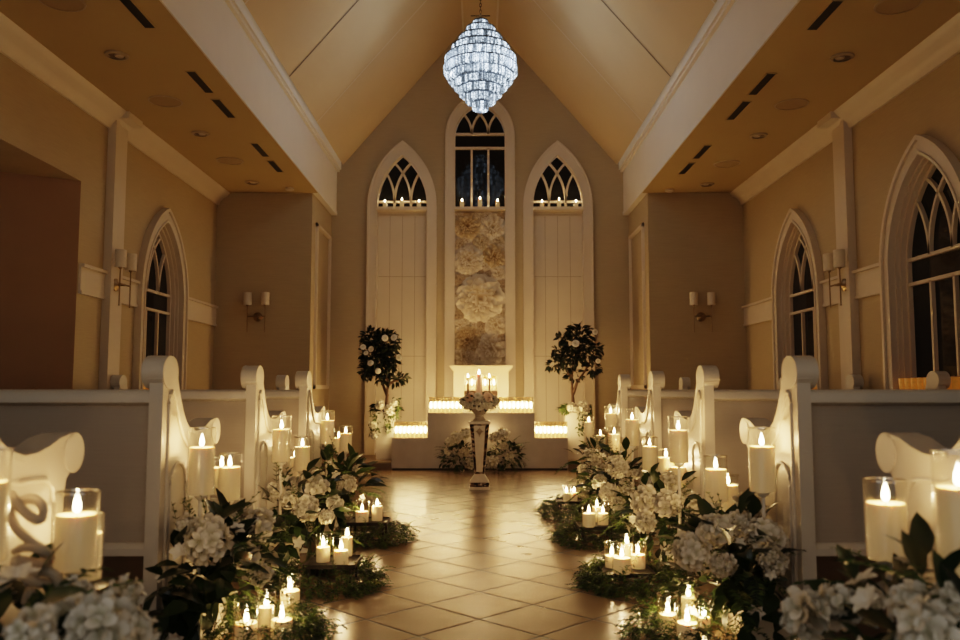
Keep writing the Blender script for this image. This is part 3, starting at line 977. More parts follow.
for i in range(5):
    pew(1, XIN, 3.12, rows[i], ['white pew at the right edge, only its arm scroll showing behind the glass candle', 'tall-ended white pew right of the aisle, largest on that side', 'second white pew right of the aisle, counted from the camera', 'third white pew right of the aisle, counted from the camera', 'right aisle pew closest to the altar, with the smallest scroll top'][i])
pew(1, 2.02, 3.12, 8.3, 'short set-back right pew by the alcove, one small scroll top above the rails')

# ------------------------------------------------------------------ candles
def flame_mesh(r, h):
    m_ = MB()
    m_.lathe([(r * 0.35, 0), (r * 0.85, h * 0.12), (r, h * 0.28), (r * 0.85, h * 0.48), (r * 0.5, h * 0.72), (r * 0.2, h * 0.9), (r * 0.03, h)], 12)
    return m_
def candle(loc, r, h, label, group=None, mat='wax', fr=0.0085, fh=0.040, name='pillar_candle', cat='candle', fm='flame'):
    t = thing(name, label, cat, loc, group=group)
    lathe_obj('wax', [(r * 0.98, 0), (r, 0.004), (r, h - 0.006), (r * 0.96, h), (r * 0.55, h - 0.004), (0.001, h - 0.006)], M[mat], t, 24, cap1=False)
    m_ = MB(); m_.tube([(0, 0, h - 0.008), (0.0005, 0, h + 0.008)], 0.0012, 5); m_.build('wick', M['wick'], t)
    fl = flame_mesh(fr, fh).build('flame', M[fm], t, (0, 0, h + 0.004))
    return t
GP = {}
def glass_cyl(name, r, h):
    key = (name, round(r, 4), round(h, 4))
    if key not in GP:
        m_ = MB()
        m_.lathe([(r * 0.6, 0.0), (r, 0.002), (r, h), (r - 0.0025, h + 0.0012), (r - 0.003, h)], 32, cap1=False)
        GP[key] = m_
    return GP[key]

WCANDLE = 0.9
def stand_candle(xc, yt, yb, D, where, rad=0.05):
    b = at(xc, yb, D); hh = zat(yt, D) - b.z
    h = thing('candle_stand', 'stemmed glass, ' + where, 'candle holder', (b.x, D, 0), group='glass cylinder stands along the aisle')
    glass_cyl('g', rad, hh).build('glass_cylinder', M['glass'], h, (0, 0, b.z))
    lathe_obj('rim', [(rad - 0.004, b.z + hh - 0.002), (rad + 0.0008, b.z + hh - 0.002), (rad + 0.0008, b.z + hh + 0.0025), (rad - 0.004, b.z + hh + 0.0025), (rad - 0.004, b.z + hh - 0.002)], M['glass_rim'], h, 32, cap0=False, cap1=False)
    m_ = MB(); m_.tube([(0, 0, 0.01), (0, 0, b.z - 0.012)], 0.0075, 10); m_.build('stem', M['acrylic'], h)
    lathe_obj('cup', [(0.009, b.z - 0.02), (0.022, b.z - 0.008), (0.024, b.z - 0.001), (0.0, b.z - 0.001)], M['acrylic'], h, 20, cap1=False)
    lathe_obj('foot', [(0.06, 0.001), (0.06, 0.008), (0.02, 0.016), (0.008, 0.03)], M['acrylic'], h, 20)
    wh = hh * 0.70
    candle((b.x, D, b.z + 0.003), rad - 0.0045, wh, 'pillar candle, ' + where, group='lit pillar candles along the aisle', fr=0.0085, fh=0.046)
    point('candle_light', (b.x, D, b.z + wh + 0.026), WCANDLE * (0.62 if D < 2.4 else 1.0), WARM, 0.006)

stand_candle(888, 480, 560, 2.07, 'in front of the right edge pew arm')
stand_candle(963, 452, 575, 1.75, 'cut off by the right edge of the photo')
stand_candle(763, 428, 492, 3.15, 'before the large right pew end')
stand_candle(716.5, 456, 502, 3.62, 'lower, left of the arm scroll of the large right pew')
stand_candle(728.5, 475, 510, 3.82, 'half hidden low behind the lower one by the large right pew')
stand_candle(679, 417, 463, 4.22, 'tall, before the second right pew end')
stand_candle(678, 459, 488, 4.68, 'low, half hidden behind the tall one at the second right pew')
stand_candle(666.5, 450, 477, 4.78, 'low, just left of the second right pew end')
stand_candle(650, 437, 470, 5.25, 'ahead of the third right pew, nearer than its end')
stand_candle(632.5, 409, 446, 5.85, 'tall, before the third right pew end')
stand_candle(627, 438, 461, 6.3, 'low, half hidden beside the third right pew')
stand_candle(614.5, 427, 452, 6.5, 'between the third and fourth right pews')
stand_candle(611, 406, 432, 7.0, 'tall, before the fourth right pew end')
stand_candle(600.5, 430, 449, 7.45, 'low, beyond the fourth right pew')
stand_candle(589, 416, 437, 7.95, 'farthest of all, next to the right tree planter')
stand_candle(74.5, 492, 570, 2.0, 'in front of the left edge pew arm')
stand_candle(82, 515, 580, 2.22, 'half hidden behind the one at the left edge pew arm')
stand_candle(-20, 450, 562, 1.75, 'cut off by the left edge of the photo')
stand_candle(200.5, 428, 495, 3.15, 'before the large left pew end')
stand_candle(229, 454, 500, 3.68, 'lower, right of the large left pew end')
stand_candle(221, 457, 494, 3.86, 'half hidden behind the lower one at the large left pew')
stand_candle(281, 416, 462, 4.4, 'tall, before the middle left pew end')
stand_candle(302, 437, 471, 5.0, 'low, right of the middle left pew end')
stand_candle(294.5, 450, 476, 5.3, 'half hidden behind the low one at the middle left pew')
stand_candle(327, 411, 444, 5.85, 'tall, before the left pew end closest to the altar')
stand_candle(345.5, 426, 452, 6.4, 'beyond the left pew end closest to the altar')
stand_candle(338.5, 432, 453, 6.75, 'half hidden behind the last left one towards the altar')

# ------------------------------------------------------------------ plants
def leaf(L, W, fold=0.25, droop=0.3):
    """Leaf along +X from the origin, folded along its midrib."""
    vs = []
    prof = [(0, 0.02), (0.18, 0.62), (0.45, 1.0), (0.75, 0.66), (1.0, 0.0)]
    for (t, w) in prof:
        z = -droop * L * t * t
        vs += [(L * t, -W / 2 * w, z + fold * W / 2 * w), (L * t, 0, z), (L * t, W / 2 * w, z + fold * W / 2 * w)]
    fs = []
    for i in range(4):
        a = i * 3
        fs += [(a, a + 3, a + 4, a + 1), (a + 1, a + 4, a + 5, a + 2)]
    return vs, fs
def leaf_small(L, W):
    return [(0, 0, 0), (L * 0.45, -W / 2, 0.1 * W), (L, 0, -0.12 * L), (L * 0.45, W / 2, 0.1 * W)], [(0, 1, 2, 3)]
def orient(p, d, roll=0.0, sc=1.0):
    """Matrix putting local +X along d at p."""
    d = Vector(d).normalized()
    q = d.to_track_quat('X', 'Z')
    return Matrix.Translation(p) @ q.to_matrix().to_4x4() @ Matrix.Rotation(roll, 4, 'X') @ Matrix.Scale(sc, 4)
def rdir(rng, up=0.0):
    while True:
        v = Vector((rng.uniform(-1, 1), rng.uniform(-1, 1), rng.uniform(-1, 1)))
        if 0.1 < v.length < 1:
            v.normalize(); v.z += up
            return v.normalized()
def sprig(mb, rng, p, d, L, ll, droop=0.5, n=12):
    """Arching stem with paired leaflets."""
    p = Vector(p); d = Vector(d).normalized()
    prev = p
    step = L / n
    path = [tuple(p)]
    for i in range(n):
        d = (d + Vector((rng.uniform(-0.12, 0.12), rng.uniform(-0.12, 0.12), -droop / n + rng.uniform(-0.06, 0.06)))).normalized()
        prev = prev + d * step
        if prev.z < 0.006:
            prev.z = 0.006; d.z = abs(d.z) * 0.2
        path.append(tuple(prev))
        if i > 0:
            side = d.cross(Vector((0, 0, 1)))
            if side.length < 0.05:
                side = Vector((1, 0, 0))
            side.normalize()
            for s in (-1, 1):
                dd = (side * s + d * 0.8 + Vector((0, 0, rng.uniform(-0.2, 0.45)))).normalized()
                l = ll * rng.uniform(0.7, 1.15) * (1.1 - 0.5 * i / n)
                vs, fs = leaf_small(l, l * 0.45)
                mb.add(vs, fs, orient(prev, dd, rng.uniform(-0.6, 0.6)))
    mb.tube(path[::3] + [path[-1]], 0.0013, 3)

def hydrangea_mesh(seed, r=1.0, nf=58, fl=0.40):
    rng = random.Random(seed)
    m_ = MB()
    lump = [(rdir(rng), rng.uniform(0.05, 0.22)) for k in range(5)]
    for k in range(nf):
        t = (k + 0.5) / nf
        zz = 1 - 1.7 * t
        rr = sqrt(max(0, 1 - zz * zz)); a = k * 2.39996
        d = Vector((rr * cos(a), rr * sin(a), zz)) + Vector((rng.uniform(-.2, .2), rng.uniform(-.2, .2), rng.uniform(-.2, .2)))
        d.normalize()
        rad = r * rng.uniform(0.70, 1.0) + sum(h * max(0, d.dot(q)) ** 3 for q, h in lump)
        c = d * rad * 0.9
        q = d.to_track_quat('Z', 'X').to_matrix().to_4x4()
        Mt = Matrix.Translation(c) @ q @ Matrix.Rotation(rng.uniform(0, pi), 4, 'Z') @ Matrix.Rotation(rng.uniform(-.75, .75), 4, 'X')
        f = fl * r * rng.uniform(0.8, 1.25)
        for j in range(4):
            aa = j * pi / 2 + rng.uniform(-.15, .15)
            ca, sa = cos(aa), sin(aa)
            lift = rng.uniform(0.05, 0.45)
            pet = [(0.02, 0, -0.08), (0.5, -0.44, 0.12 + lift * 0.3), (0.93, -0.30, lift), (1.02, 0.0, lift - 0.06), (0.93, 0.30, lift), (0.5, 0.44, 0.12 + lift * 0.3), (0.5, 0, lift * 0.22 - 0.02)]
            vs = [((x * ca - y * sa) * f, (x * sa + y * ca) * f, z * f) for (x, y, z) in pet]
            m_.add(vs, [(0, 1, 6), (1, 2, 3, 6), (6, 3, 4, 5), (0, 6, 5)], Mt)
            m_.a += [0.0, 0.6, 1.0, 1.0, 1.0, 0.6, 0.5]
    return m_
def rose_mesh(seed, layers=5, lift=0.55, wave=0.05):
    """Layered rose of radius 1, facing +Z; outer petals lie open, inner ones stand up."""
    rng = random.Random(seed)
    m_ = MB()
    for l in range(layers):
        f = 1 - l / layers
        n = max(4, 3 + int(6 * f))
        R = 0.20 + 0.80 * f
        base_r = 0.10 * f
        tilt = 0.22 + 1.05 * (1 - f) ** 0.8
        for k in range(n):
            a = 2 * pi * (k + 0.5 * (l % 2)) / n + rng.uniform(-.15, .15)
            w = R * pi / n * 1.2
            tl = tilt + rng.uniform(-.1, .1)
            vs = []
            for i in range(5):
                t = i / 4
                for j in range(5):
                    q = (j - 2) / 2
                    ww = w * (0.25 + 0.85 * sin(min(1, t * 0.85 + 0.12) * pi * 0.66))
                    x = base_r + (R - base_r) * t * (1 - 0.16 * q * q * t)
                    y = q * ww
                    ang = tl * (1.0 - 0.75 * t * t)
                    zz = (R - base_r) * sin(ang) * t * lift + 0.16 * R * q * q * (1 - 0.5 * t) + wave * sin(q * 4 + k * 2.1) * t
                    if t > 0.8:
                        zz -= 0.05 * R
                    xr = base_r + (x - base_r) * cos(ang * 0.75)
                    vs.append((xr, y, zz + 0.16 * l / layers))
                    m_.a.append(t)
            fs = []
            for i in range(4):
                for j in range(4):
                    b = i * 5 + j
                    fs.append((b, b + 5, b + 6, b + 1))
            m_.add(vs, fs, Matrix.Rotation(a, 4, 'Z'))
    return m_
def blossom_mesh(seed, n=5):
    rng = random.Random(seed)
    m_ = MB()
    for k in range(n):
        vs, fs = leaf(1.0, 0.75, 0.35, 0.25 + rng.uniform(-.1, .2))
        m_.add(vs, fs, Matrix.Rotation(2 * pi * k / n + rng.uniform(-.1, .1), 4, 'Z') @ Matrix.Rotation(-0.55, 4, 'Y'))
    return m_
def as_mesh(mb, name, mat, smooth=0.9):
    me = bpy.data.meshes.new(name)
    me.from_pydata(mb.v, [], mb.f); me.update()
    if len(mb.a) == len(mb.v):
        at_ = me.attributes.new('tip', 'FLOAT', 'POINT')
        at_.data.foreach_set('value', mb.a)
    me.polygons.foreach_set('use_smooth', [True] * len(me.polygons))
    me.set_sharp_from_angle(angle=smooth)
    me.materials.append(mat)
    return me
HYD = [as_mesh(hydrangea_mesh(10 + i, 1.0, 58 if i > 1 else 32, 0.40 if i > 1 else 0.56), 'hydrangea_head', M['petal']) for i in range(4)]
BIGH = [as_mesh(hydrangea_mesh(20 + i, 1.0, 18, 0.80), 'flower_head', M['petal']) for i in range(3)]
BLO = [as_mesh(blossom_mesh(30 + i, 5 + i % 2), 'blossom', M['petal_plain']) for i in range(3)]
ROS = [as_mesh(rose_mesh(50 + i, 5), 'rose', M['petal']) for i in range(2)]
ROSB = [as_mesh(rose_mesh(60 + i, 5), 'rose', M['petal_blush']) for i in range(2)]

def face_m(p, d, r, rng):
    q = Vector(d).normalized().to_track_quat('Z', 'Y').to_matrix().to_4x4()
    return Matrix.Translation(p) @ q @ Matrix.Rotation(rng.uniform(0, 6.28), 4, 'Z') @ Matrix.Scale(r, 4)

def planter_box(x, y, w, d, h, label):
    t = thing('planter_box', label, 'planter', (x, y, 0), group='low white planter boxes by the pews')
    m_ = MB(); th = 0.012
    m_.box(-w / 2, w / 2, -d / 2, -d / 2 + th, 0.001, h); m_.box(-w / 2, w / 2, d / 2 - th, d / 2, 0.001, h)
    m_.box(-w / 2, -w / 2 + th, -d / 2 + th, d / 2 - th, 0.001, h); m_.box(w / 2 - th, w / 2, -d / 2 + th, d / 2 - th, 0.001, h)
    m_.box(-w / 2 + th, w / 2 - th, -d / 2 + th, d / 2 - th, 0.001, 0.02)
    m_.build('box', M['planter'], t, smooth=0)
    m_ = MB(); m_.box(-w / 2 + th, w / 2 - th, -d / 2 + th, d / 2 - th, 0.021, h - 0.02); m_.build('filler', M['soil'], t, smooth=0)
    return t

def arrangement(label, base, ell, heads, seed, blossoms=6, big=130, sprigs=34, ferns=6, group='white hydrangea arrangements', mats=('leaf_dark', 'leaf_mid'), leafL=0.10, zmin=0.03, name='flower_arrangement', xlim=None):
    """base: (x, y, z) of the planter rim; ell: centre offset and radii; heads: world points with radius."""
    rng = random.Random(seed)
    bx, by, bz = base
    t = thing(name, label, 'flowers', (bx, by, bz), group=group)
    (ox, oy, oz, rx, ry, rz) = ell
    c = Vector((ox, oy, oz))
    def surf(k=1.0, up=0.25):
        d = rdir(rng, up)
        return c + Vector((d.x * rx * k, d.y * ry * k, d.z * rz * k)), d
    def ok(p):
        if xlim is not None and abs(p.x + bx) > xlim:
            return False
        return p.z + bz > zmin
    m_ = MB()
    made = 0
    for k in range(big * 4):
        if made >= big:
            break
        if xlim is not None and k % 2:
            # leaves spilling over the planter rim
            sx = 1 if bx > 0 else -1
            d = Vector((rng.uniform(-1, 0.4) * sx, rng.uniform(-1, 0.4), rng.uniform(-0.5, 0.6))).normalized()
            p = Vector((sx * 1.04 - bx + rng.uniform(-0.10, 0.07), rng.uniform(-0.22, 0.2), rng.uniform(-0.06, 0.10)))
        else:
            p, d = surf(rng.uniform(0.6, 1.12), 0.1)
        if not ok(p):
            continue
        L = leafL * rng.uniform(0.7, 1.25)
        vs, fs = leaf(L, L * 0.5, 0.25, rng.uniform(0.1, 0.5))
        dd = (d + rdir(rng) * 0.55)
        Mo = orient(p, dd, rng.uniform(-0.8, 0.8))
        tips = [Mo @ Vector(v) for v in vs]
        if xlim is not None and max(abs(v.x + bx) for v in tips) > xlim:
            continue
        if min(v.z + bz for v in tips) < 0.004 or (xlim is not None and any(v.z + bz < 0.24 and abs(v.x + bx) < 0.87 for v in tips)):
            continue
        m_.add(tips, fs)
        made += 1
    m_.build('leaves', M[mats[0]], t, smooth=0.9)
    m_ = MB()
    for k in range(sprigs):
        p, d = surf(rng.uniform(0.5, 0.85), 0.15)
        if not ok(p):
            continue
        L = rng.uniform(0.10, 0.22)
        q = p + d * L
        if xlim is not None and abs(q.x + bx) > xlim + 0.05:
            d.x *= 0.1
        pz = p.copy(); mbt = MB(); sprig(mbt, rng, pz + Vector((0, 0, bz)), d, L, 0.032, 0.8, 8)
        m_.add([(v[0], v[1], v[2] - bz) for v in mbt.v], mbt.f)
    for k in range(ferns):
        p, d = surf(0.6, 0.2)
        d.z = abs(d.z) * 0.6
        if xlim is not None:
            d.x = -abs(d.x) if bx > 0 else abs(d.x)
        mbt = MB(); sprig(mbt, rng, p + Vector((0, 0, bz)), d, rng.uniform(0.2, 0.3), 0.05, 0.9, 14)
        m_.add([(v[0], v[1], v[2] - bz) for v in mbt.v], mbt.f)
    m_.build('foliage', M[mats[1]], t, smooth=0)
    for hi, (w, r) in enumerate(heads):
        if by < 2.5 and hi % 3 == 2:
            continue
        if 4 < by < 7.5:
            r *= 0.84
        p = Vector(w) - Vector(base)
        d = (p - c); d.z += 0.05; d.y -= 0.08
        if xlim is not None:
            p.x = max(-xlim + r * 0.9 - bx, min(xlim - r * 0.9 - bx, p.x))
        if by < 2.5 and rng.random() < 0.75:
            inst(BIGH[rng.randrange(3)], 'flower_head', t, face_m(p, d, r * 0.84, rng))
        else:
            inst(HYD[rng.randrange(4)], 'hydrangea_head', t, face_m(p, d, r * 0.80, rng))
    for k in range(blossoms):
        p, d = surf(rng.uniform(0.9, 1.05), 0.2)
        d.y -= 0.4
        if not ok(p):
            continue
        inst(BLO[rng.randrange(3)], 'blossom', t, face_m(p, d, rng.uniform(0.022, 0.038) * (1.35 if by < 2 else 1), rng))
    return t

def H(lst, D):
    out = []
    for it in lst:
        x, y, rpx = it[:3]
        dd = it[3] if len(it) > 3 else D
        out.append((at(x, y, dd), rpx * dd / FPX))
    return out

# right row arrangements
planter_box(1.065, 3.3, 0.145, 0.34, 0.17, 'white planter box under the hydrangeas at the large right pew end')
arrangement('full white hydrangea and magnolia leaf arrangement at the large right pew end', (1.0, 3.3, 0.20),
            (-0.03, -0.05, 0.05, 0.21, 0.34, 0.22), H([(692, 552, 21, 3.0), (714, 531, 19, 3.15), (765, 537, 22, 3.1), (773, 560, 16, 3.0), (754, 510, 19, 3.35), (738, 524, 15, 3.2), (722, 565, 14, 2.98)], 3.1), 1, blossoms=14, big=170, xlim=1.14, leafL=0.12)
planter_box(1.065, 4.5, 0.145, 0.32, 0.17, 'white planter box under the hydrangeas at the second right pew end')
arrangement('white hydrangea arrangement at the second right pew end', (1.0, 4.5, 0.20), (-0.03, -0.08, 0.07, 0.2, 0.36, 0.23),
            H([(668, 504, 17, 4.15), (645, 500, 17, 4.2), (668, 484, 14, 4.45), (646, 521, 13, 4.1), (690, 498, 13, 4.3), (652, 488, 12, 4.5)], 4.2), 2, blossoms=10, xlim=1.14)
planter_box(1.065, 5.75, 0.145, 0.32, 0.17, 'white planter box under the flowers at the third right pew end')
arrangement('white flower and fern arrangement at the third right pew end', (0.98, 5.75, 0.20), (-0.04, -0.05, 0.08, 0.21, 0.4, 0.26),
            H([(616, 466, 15, 5.4), (608, 492, 12, 5.3), (600, 482, 10, 5.6), (626, 487, 11, 5.35), (634, 472, 10, 5.5), (619, 504, 10, 5.2)], 5.4), 3, blossoms=12, sprigs=40, xlim=1.14)
planter_box(1.065, 6.85, 0.145, 0.3, 0.17, 'white planter box under the flowers at the fourth right pew end')
arrangement('small white flower arrangement at the fourth right pew end', (0.99, 6.85, 0.20), (-0.03, -0.05, 0.08, 0.19, 0.36, 0.26),
            H([(592, 457, 11, 6.6), (607, 455, 9, 6.7), (584, 470, 8, 6.6), (599, 470, 9, 6.5)], 6.6), 4, blossoms=10, sprigs=40, xlim=1.14)
# left row arrangements
planter_box(-1.065, 3.2, 0.145, 0.34, 0.17, 'white planter box under the hydrangeas at the large left pew end')
arrangement('full white hydrangea and magnolia leaf arrangement at the large left pew end', (-1.02, 3.2, 0.20), (0.02, -0.05, 0.06, 0.21, 0.34, 0.22),
            H([(207, 540, 27, 2.95), (257, 525, 19, 3.35), (188, 530, 15, 3.05), (245, 556, 15, 3.1), (259, 574, 13, 3.1), (226, 522, 14, 3.2)], 3.1), 5, blossoms=14, big=170, xlim=1.14, leafL=0.12)
planter_box(-1.065, 4.5, 0.145, 0.32, 0.17, 'white planter box under the hydrangeas at the middle left pew end')
arrangement('white hydrangea arrangement at the middle left pew end', (-1.0, 4.5, 0.20), (0.03, -0.08, 0.07, 0.21, 0.36, 0.23),
            H([(317, 487, 15, 4.5), (307, 508, 17, 4.15), (335, 503, 12, 4.4), (288, 500, 12, 4.3), (326, 517, 10, 4.2), (276, 492, 11, 4.5)], 4.2), 6, blossoms=12, xlim=1.14)
planter_box(-1.065, 5.75, 0.145, 0.32, 0.17, 'white planter box under the flowers at the left pew end closest to the altar')
arrangement('dark-leaved white flower arrangement at the left pew end closest to the altar', (-0.98, 5.75, 0.20), (0.05, -0.05, 0.07, 0.22, 0.42, 0.24),
            H([(332, 466, 9, 5.7), (347, 484, 13, 5.3), (359, 470, 8, 5.7), (318, 476, 9, 5.5)], 5.5), 7, blossoms=10, big=190, sprigs=40, xlim=1.14, leafL=0.13)
# foreground arrangements
planter_box(-1.0, 1.72, 0.24, 0.4, 0.30, 'white planter box under the flowers in the bottom left corner')
arrangement('large white flower arrangement in the bottom left corner of the photo', (-0.98, 1.72, 0.30), (0.0, -0.02, 0.04, 0.22, 0.42, 0.21),
            H([(125, 596, 16, 1.95), (100, 628, 26, 1.6), (22, 605, 24, 1.7), (62, 618, 22, 1.7), (132, 632, 20, 1.75), (0, 622, 24, 1.5), (30, 634, 26, 1.45), (76, 596, 15, 1.9)], 1.7), 8, blossoms=40, big=170, sprigs=26, xlim=1.14, leafL=0.11)
planter_box(1.0, 1.78, 0.24, 0.4, 0.30, 'white planter box under the flowers in the bottom right corner')
arrangement('large white flower arrangement with eucalyptus in the bottom right corner of the photo', (0.98, 1.78, 0.30), (0.0, -0.02, 0.05, 0.21, 0.42, 0.21),
            H([(806, 616, 22, 1.9), (838, 606, 20, 1.95), (882, 620, 22, 1.75), (913, 606, 22, 1.75), (952, 600, 18, 1.7), (842, 632, 22, 1.75), (925, 630, 24, 1.55), (872, 600, 14, 1.9)], 1.8), 9, blossoms=36, big=170, sprigs=40, xlim=1.14, leafL=0.10)

# curled cream scroll ornament among the left corner flowers
b = at(34, 560, 1.9)
t = thing('scroll_ornament', 'curled cream scroll ornament standing before the left edge pew end', 'ornament', (b.x, 1.9, 0.30))
m_ = MB()
def loops(pts, r):
    q = [at(x, y, 1.9 + dy) - Vector((b.x, 1.9, 0.30)) for (x, y, dy) in pts]
    qq, rr = [], []
    for i in range(len(q) - 1):
        p0, p1, p2, p3 = q[max(0, i - 1)], q[i], q[i + 1], q[min(len(q) - 1, i + 2)]
        for k in range(5):
            t_ = k / 5
            qq.append(0.5 * ((2 * p1) + (p2 - p0) * t_ + (2 * p0 - 5 * p1 + 4 * p2 - p3) * t_ ** 2 + (3 * p1 - p0 - 3 * p2 + p3) * t_ ** 3))
            rr.append(r[min(i, len(r) - 1)] * (1 - t_) + r[min(i + 1, len(r) - 1)] * t_)
    m_.tube(qq, rr, 8)
loops([(12, 492, 0.0), (16, 502, -.02), (26, 513, -.03), (38, 520, -.03), (44, 514, -.01), (42, 505, 0.0), (34, 499, 0.01), (24, 500, 0.01), (14, 508, 0), (12, 518, -.01), (18, 530, -.02), (30, 540, -.02), (42, 550, -.01), (44, 557, 0)], [0.006] + [0.011] * 12 + [0.007])
loops([(14, 552, 0), (26, 547, -.02), (40, 549, -.02), (50, 556, 0), (44, 563, 0.01), (28, 562, 0), (16, 560, -.01), (20, 572, -.02), (34, 582, -.02), (50, 584, 0), (58, 592, 0.0)], [0.007] + [0.011] * 9 + [0.007])
m_.build('upper_curl', M['curl'], t)
m_ = MB()
loops([(26, 584, 0), (40, 572, -.02), (54, 575, -.02), (60, 590, 0), (50, 602, .01), (36, 598, 0), (30, 590, 0), (24, 606, 0)], [0.007] + [0.011] * 6 + [0.007])
m_.build('lower_curl', M['curl'], t)

# ------------------------------------------------------------------ floor clusters of candles on trays with greenery
def tray(x, y, w, d, h, label):
    t = thing('metal_tray', label, 'tray', (x, y, 0), group='black metal trays on the floor')
    m_ = MB(); m_.box(-w / 2, w / 2, -d / 2, d / 2, h - 0.01, h); m_.build('tray_top', M['iron'], t, smooth=0)
    m_ = MB()
    for (a, b_, c_, e) in ((-w / 2, w / 2, -d / 2 - 0.006, -d / 2), (-w / 2, w / 2, d / 2, d / 2 + 0.006), (-w / 2 - 0.006, -w / 2, -d / 2 - 0.006, d / 2 + 0.006), (w / 2, w / 2 + 0.006, -d / 2 - 0.006, d / 2 + 0.006)):
        m_.box(a, b_, c_, e, h - 0.012, h + 0.008)
    m_.build('rim', M['iron'], t, smooth=0)
    for (sx, sy) in ((-1, -1), (1, -1), (1, 1), (-1, 1)):
        m_ = MB(); m_.box(sx * (w / 2 - 0.02) - 0.006, sx * (w / 2 - 0.02) + 0.006, sy * (d / 2 - 0.02) - 0.006, sy * (d / 2 - 0.02) + 0.006, 0, h - 0.01)
        m_.build('leg', M['iron'], t, smooth=0)
def greenery(x, y, rx, ry, label, seed, n=130, hole=0.45, zc=0.05):
    rng = random.Random(seed)
    t = thing('greenery_wreath', label, 'greenery', (x, y, 0), group='loose greenery around the floor candles')
    m_ = MB(); m2 = MB()
    for k in range(int(n * 2.2)):
        a = rng.uniform(0, 2 * pi)
        f = rng.uniform(hole, 0.92)
        hgt = 0.085 * (1 - ((f - 0.62) / 0.42) ** 2)
        p = Vector((rx * f * cos(a), ry * f * sin(a), rng.uniform(0.004, max(0.012, hgt))))
        d = Vector((cos(a) * rng.uniform(-0.3, 1.0), sin(a) * rng.uniform(-0.3, 1.0), rng.uniform(0.0, 0.9))) + rdir(rng) * 0.6
        sprig(m_ if k % 3 else m2, rng, p, d, rng.uniform(0.05, 0.11), rng.uniform(0.015, 0.026), 1.6, 7)
    m_.build('foliage', M['leaf_moss'], t, smooth=0)
    m2.build('foliage', M['leaf_dark'], t, smooth=0)
def floor_candle(xc, yb, D, wpx, ht, hg, where, tz=0.0, group='lit candles in low glasses on the floor', w=0.9):
    """xc, yb: pixel at the candle's base; wpx: glass width; ht: wax height and hg: glass height in px."""
    b_ = at(xc, yb, D); s_ = D / FPX
    z0 = max(tz + 0.001, 0.002)
    r = wpx * s_ / 2
    g = thing('glass_cylinder', 'low glass ' + where, 'candle holder', (b_.x, D, z0), group='low glasses on the floor')
    glass_cyl('g', r, hg * s_).build('glass', M['glass'], g)
    lathe_obj('rim', [(r - 0.002, hg * s_ - 0.001), (r + 0.001, hg * s_ - 0.001), (r + 0.001, hg * s_ + 0.0025), (r - 0.002, hg * s_ + 0.0025)], M['glass_rim'], g, 28, cap0=False, cap1=False)
    candle((b_.x, D, z0 + 0.003), r - 0.005, ht * s_, 'cream candle ' + where, group=group, fr=0.009, fh=0.042)
    point('candle_light', (b_.x, D, z0 + ht * s_ + 0.024), w * 0.62, WARM, 0.006)

# right cluster 1 (on the floor, nearest)
CL = 'in the floor cluster by the large right pew, '
floor_candle(687.5, 634, 3.17, 23, 22, 50, CL + 'nearest and widest')
floor_candle(668, 622, 3.35, 20, 17, 36, CL + 'leftmost and low')
floor_candle(689, 615, 3.48, 17, 24, 42, CL + 'tallest, at the back')
floor_candle(704, 622, 3.42, 14, 9, 24, CL + 'small, at its right')
greenery(0.855, 3.32, 0.285, 0.26, 'loose dark greenery around the floor candles by the large right pew', 21, 190, hole=0.55)
# right cluster 2 on tray
T2 = 0.06
tray(0.725, 4.22, 0.24, 0.24, 0.06, 'low black tray with the floor candles at the second right pew')
CL = 'on the floor tray by the second right pew, '
floor_candle(622, 566, 4.12, 19, 15, 27, CL + 'nearest', 0.06)
floor_candle(612, 561, 4.26, 15, 11, 24, CL + 'leftmost', 0.06)
floor_candle(638, 560, 4.24, 16, 13, 24, CL + 'rightmost', 0.06)
floor_candle(627, 556, 4.34, 14, 19, 28, CL + 'tall one at the back', 0.06)
greenery(0.755, 4.16, 0.265, 0.31, 'mossy greenery heaped around the tray at the second right pew', 22, 230, hole=0.62)
tray(0.735, 5.4, 0.22, 0.24, 0.092, 'low black tray with the floor candles at the third right pew')
CL = 'on the floor tray by the third right pew, '
floor_candle(589, 524, 5.3, 14, 13, 22, CL + 'leftmost', 0.092)
floor_candle(603, 522, 5.38, 12, 11, 21, CL + 'rightmost', 0.092)
floor_candle(597, 519, 5.5, 11, 14, 24, CL + 'tall one at the back', 0.092)
greenery(0.735, 5.36, 0.265, 0.38, 'mossy greenery heaped around the tray at the third right pew', 23, 230, hole=0.6)
tray(0.70, 6.55, 0.2, 0.2, 0.092, 'low black tray with the floor candles at the fourth right pew')
CL = 'on the floor tray by the fourth right pew, '
floor_candle(566.5, 500, 6.5, 8, 8, 15, CL + 'leftmost', 0.092, w=0.6)
floor_candle(574, 500, 6.52, 8, 8, 15, CL + 'rightmost', 0.092, w=0.6)
greenery(0.685, 6.5, 0.235, 0.45, 'mossy greenery around the tray at the fourth right pew', 24, 200, hole=0.55)
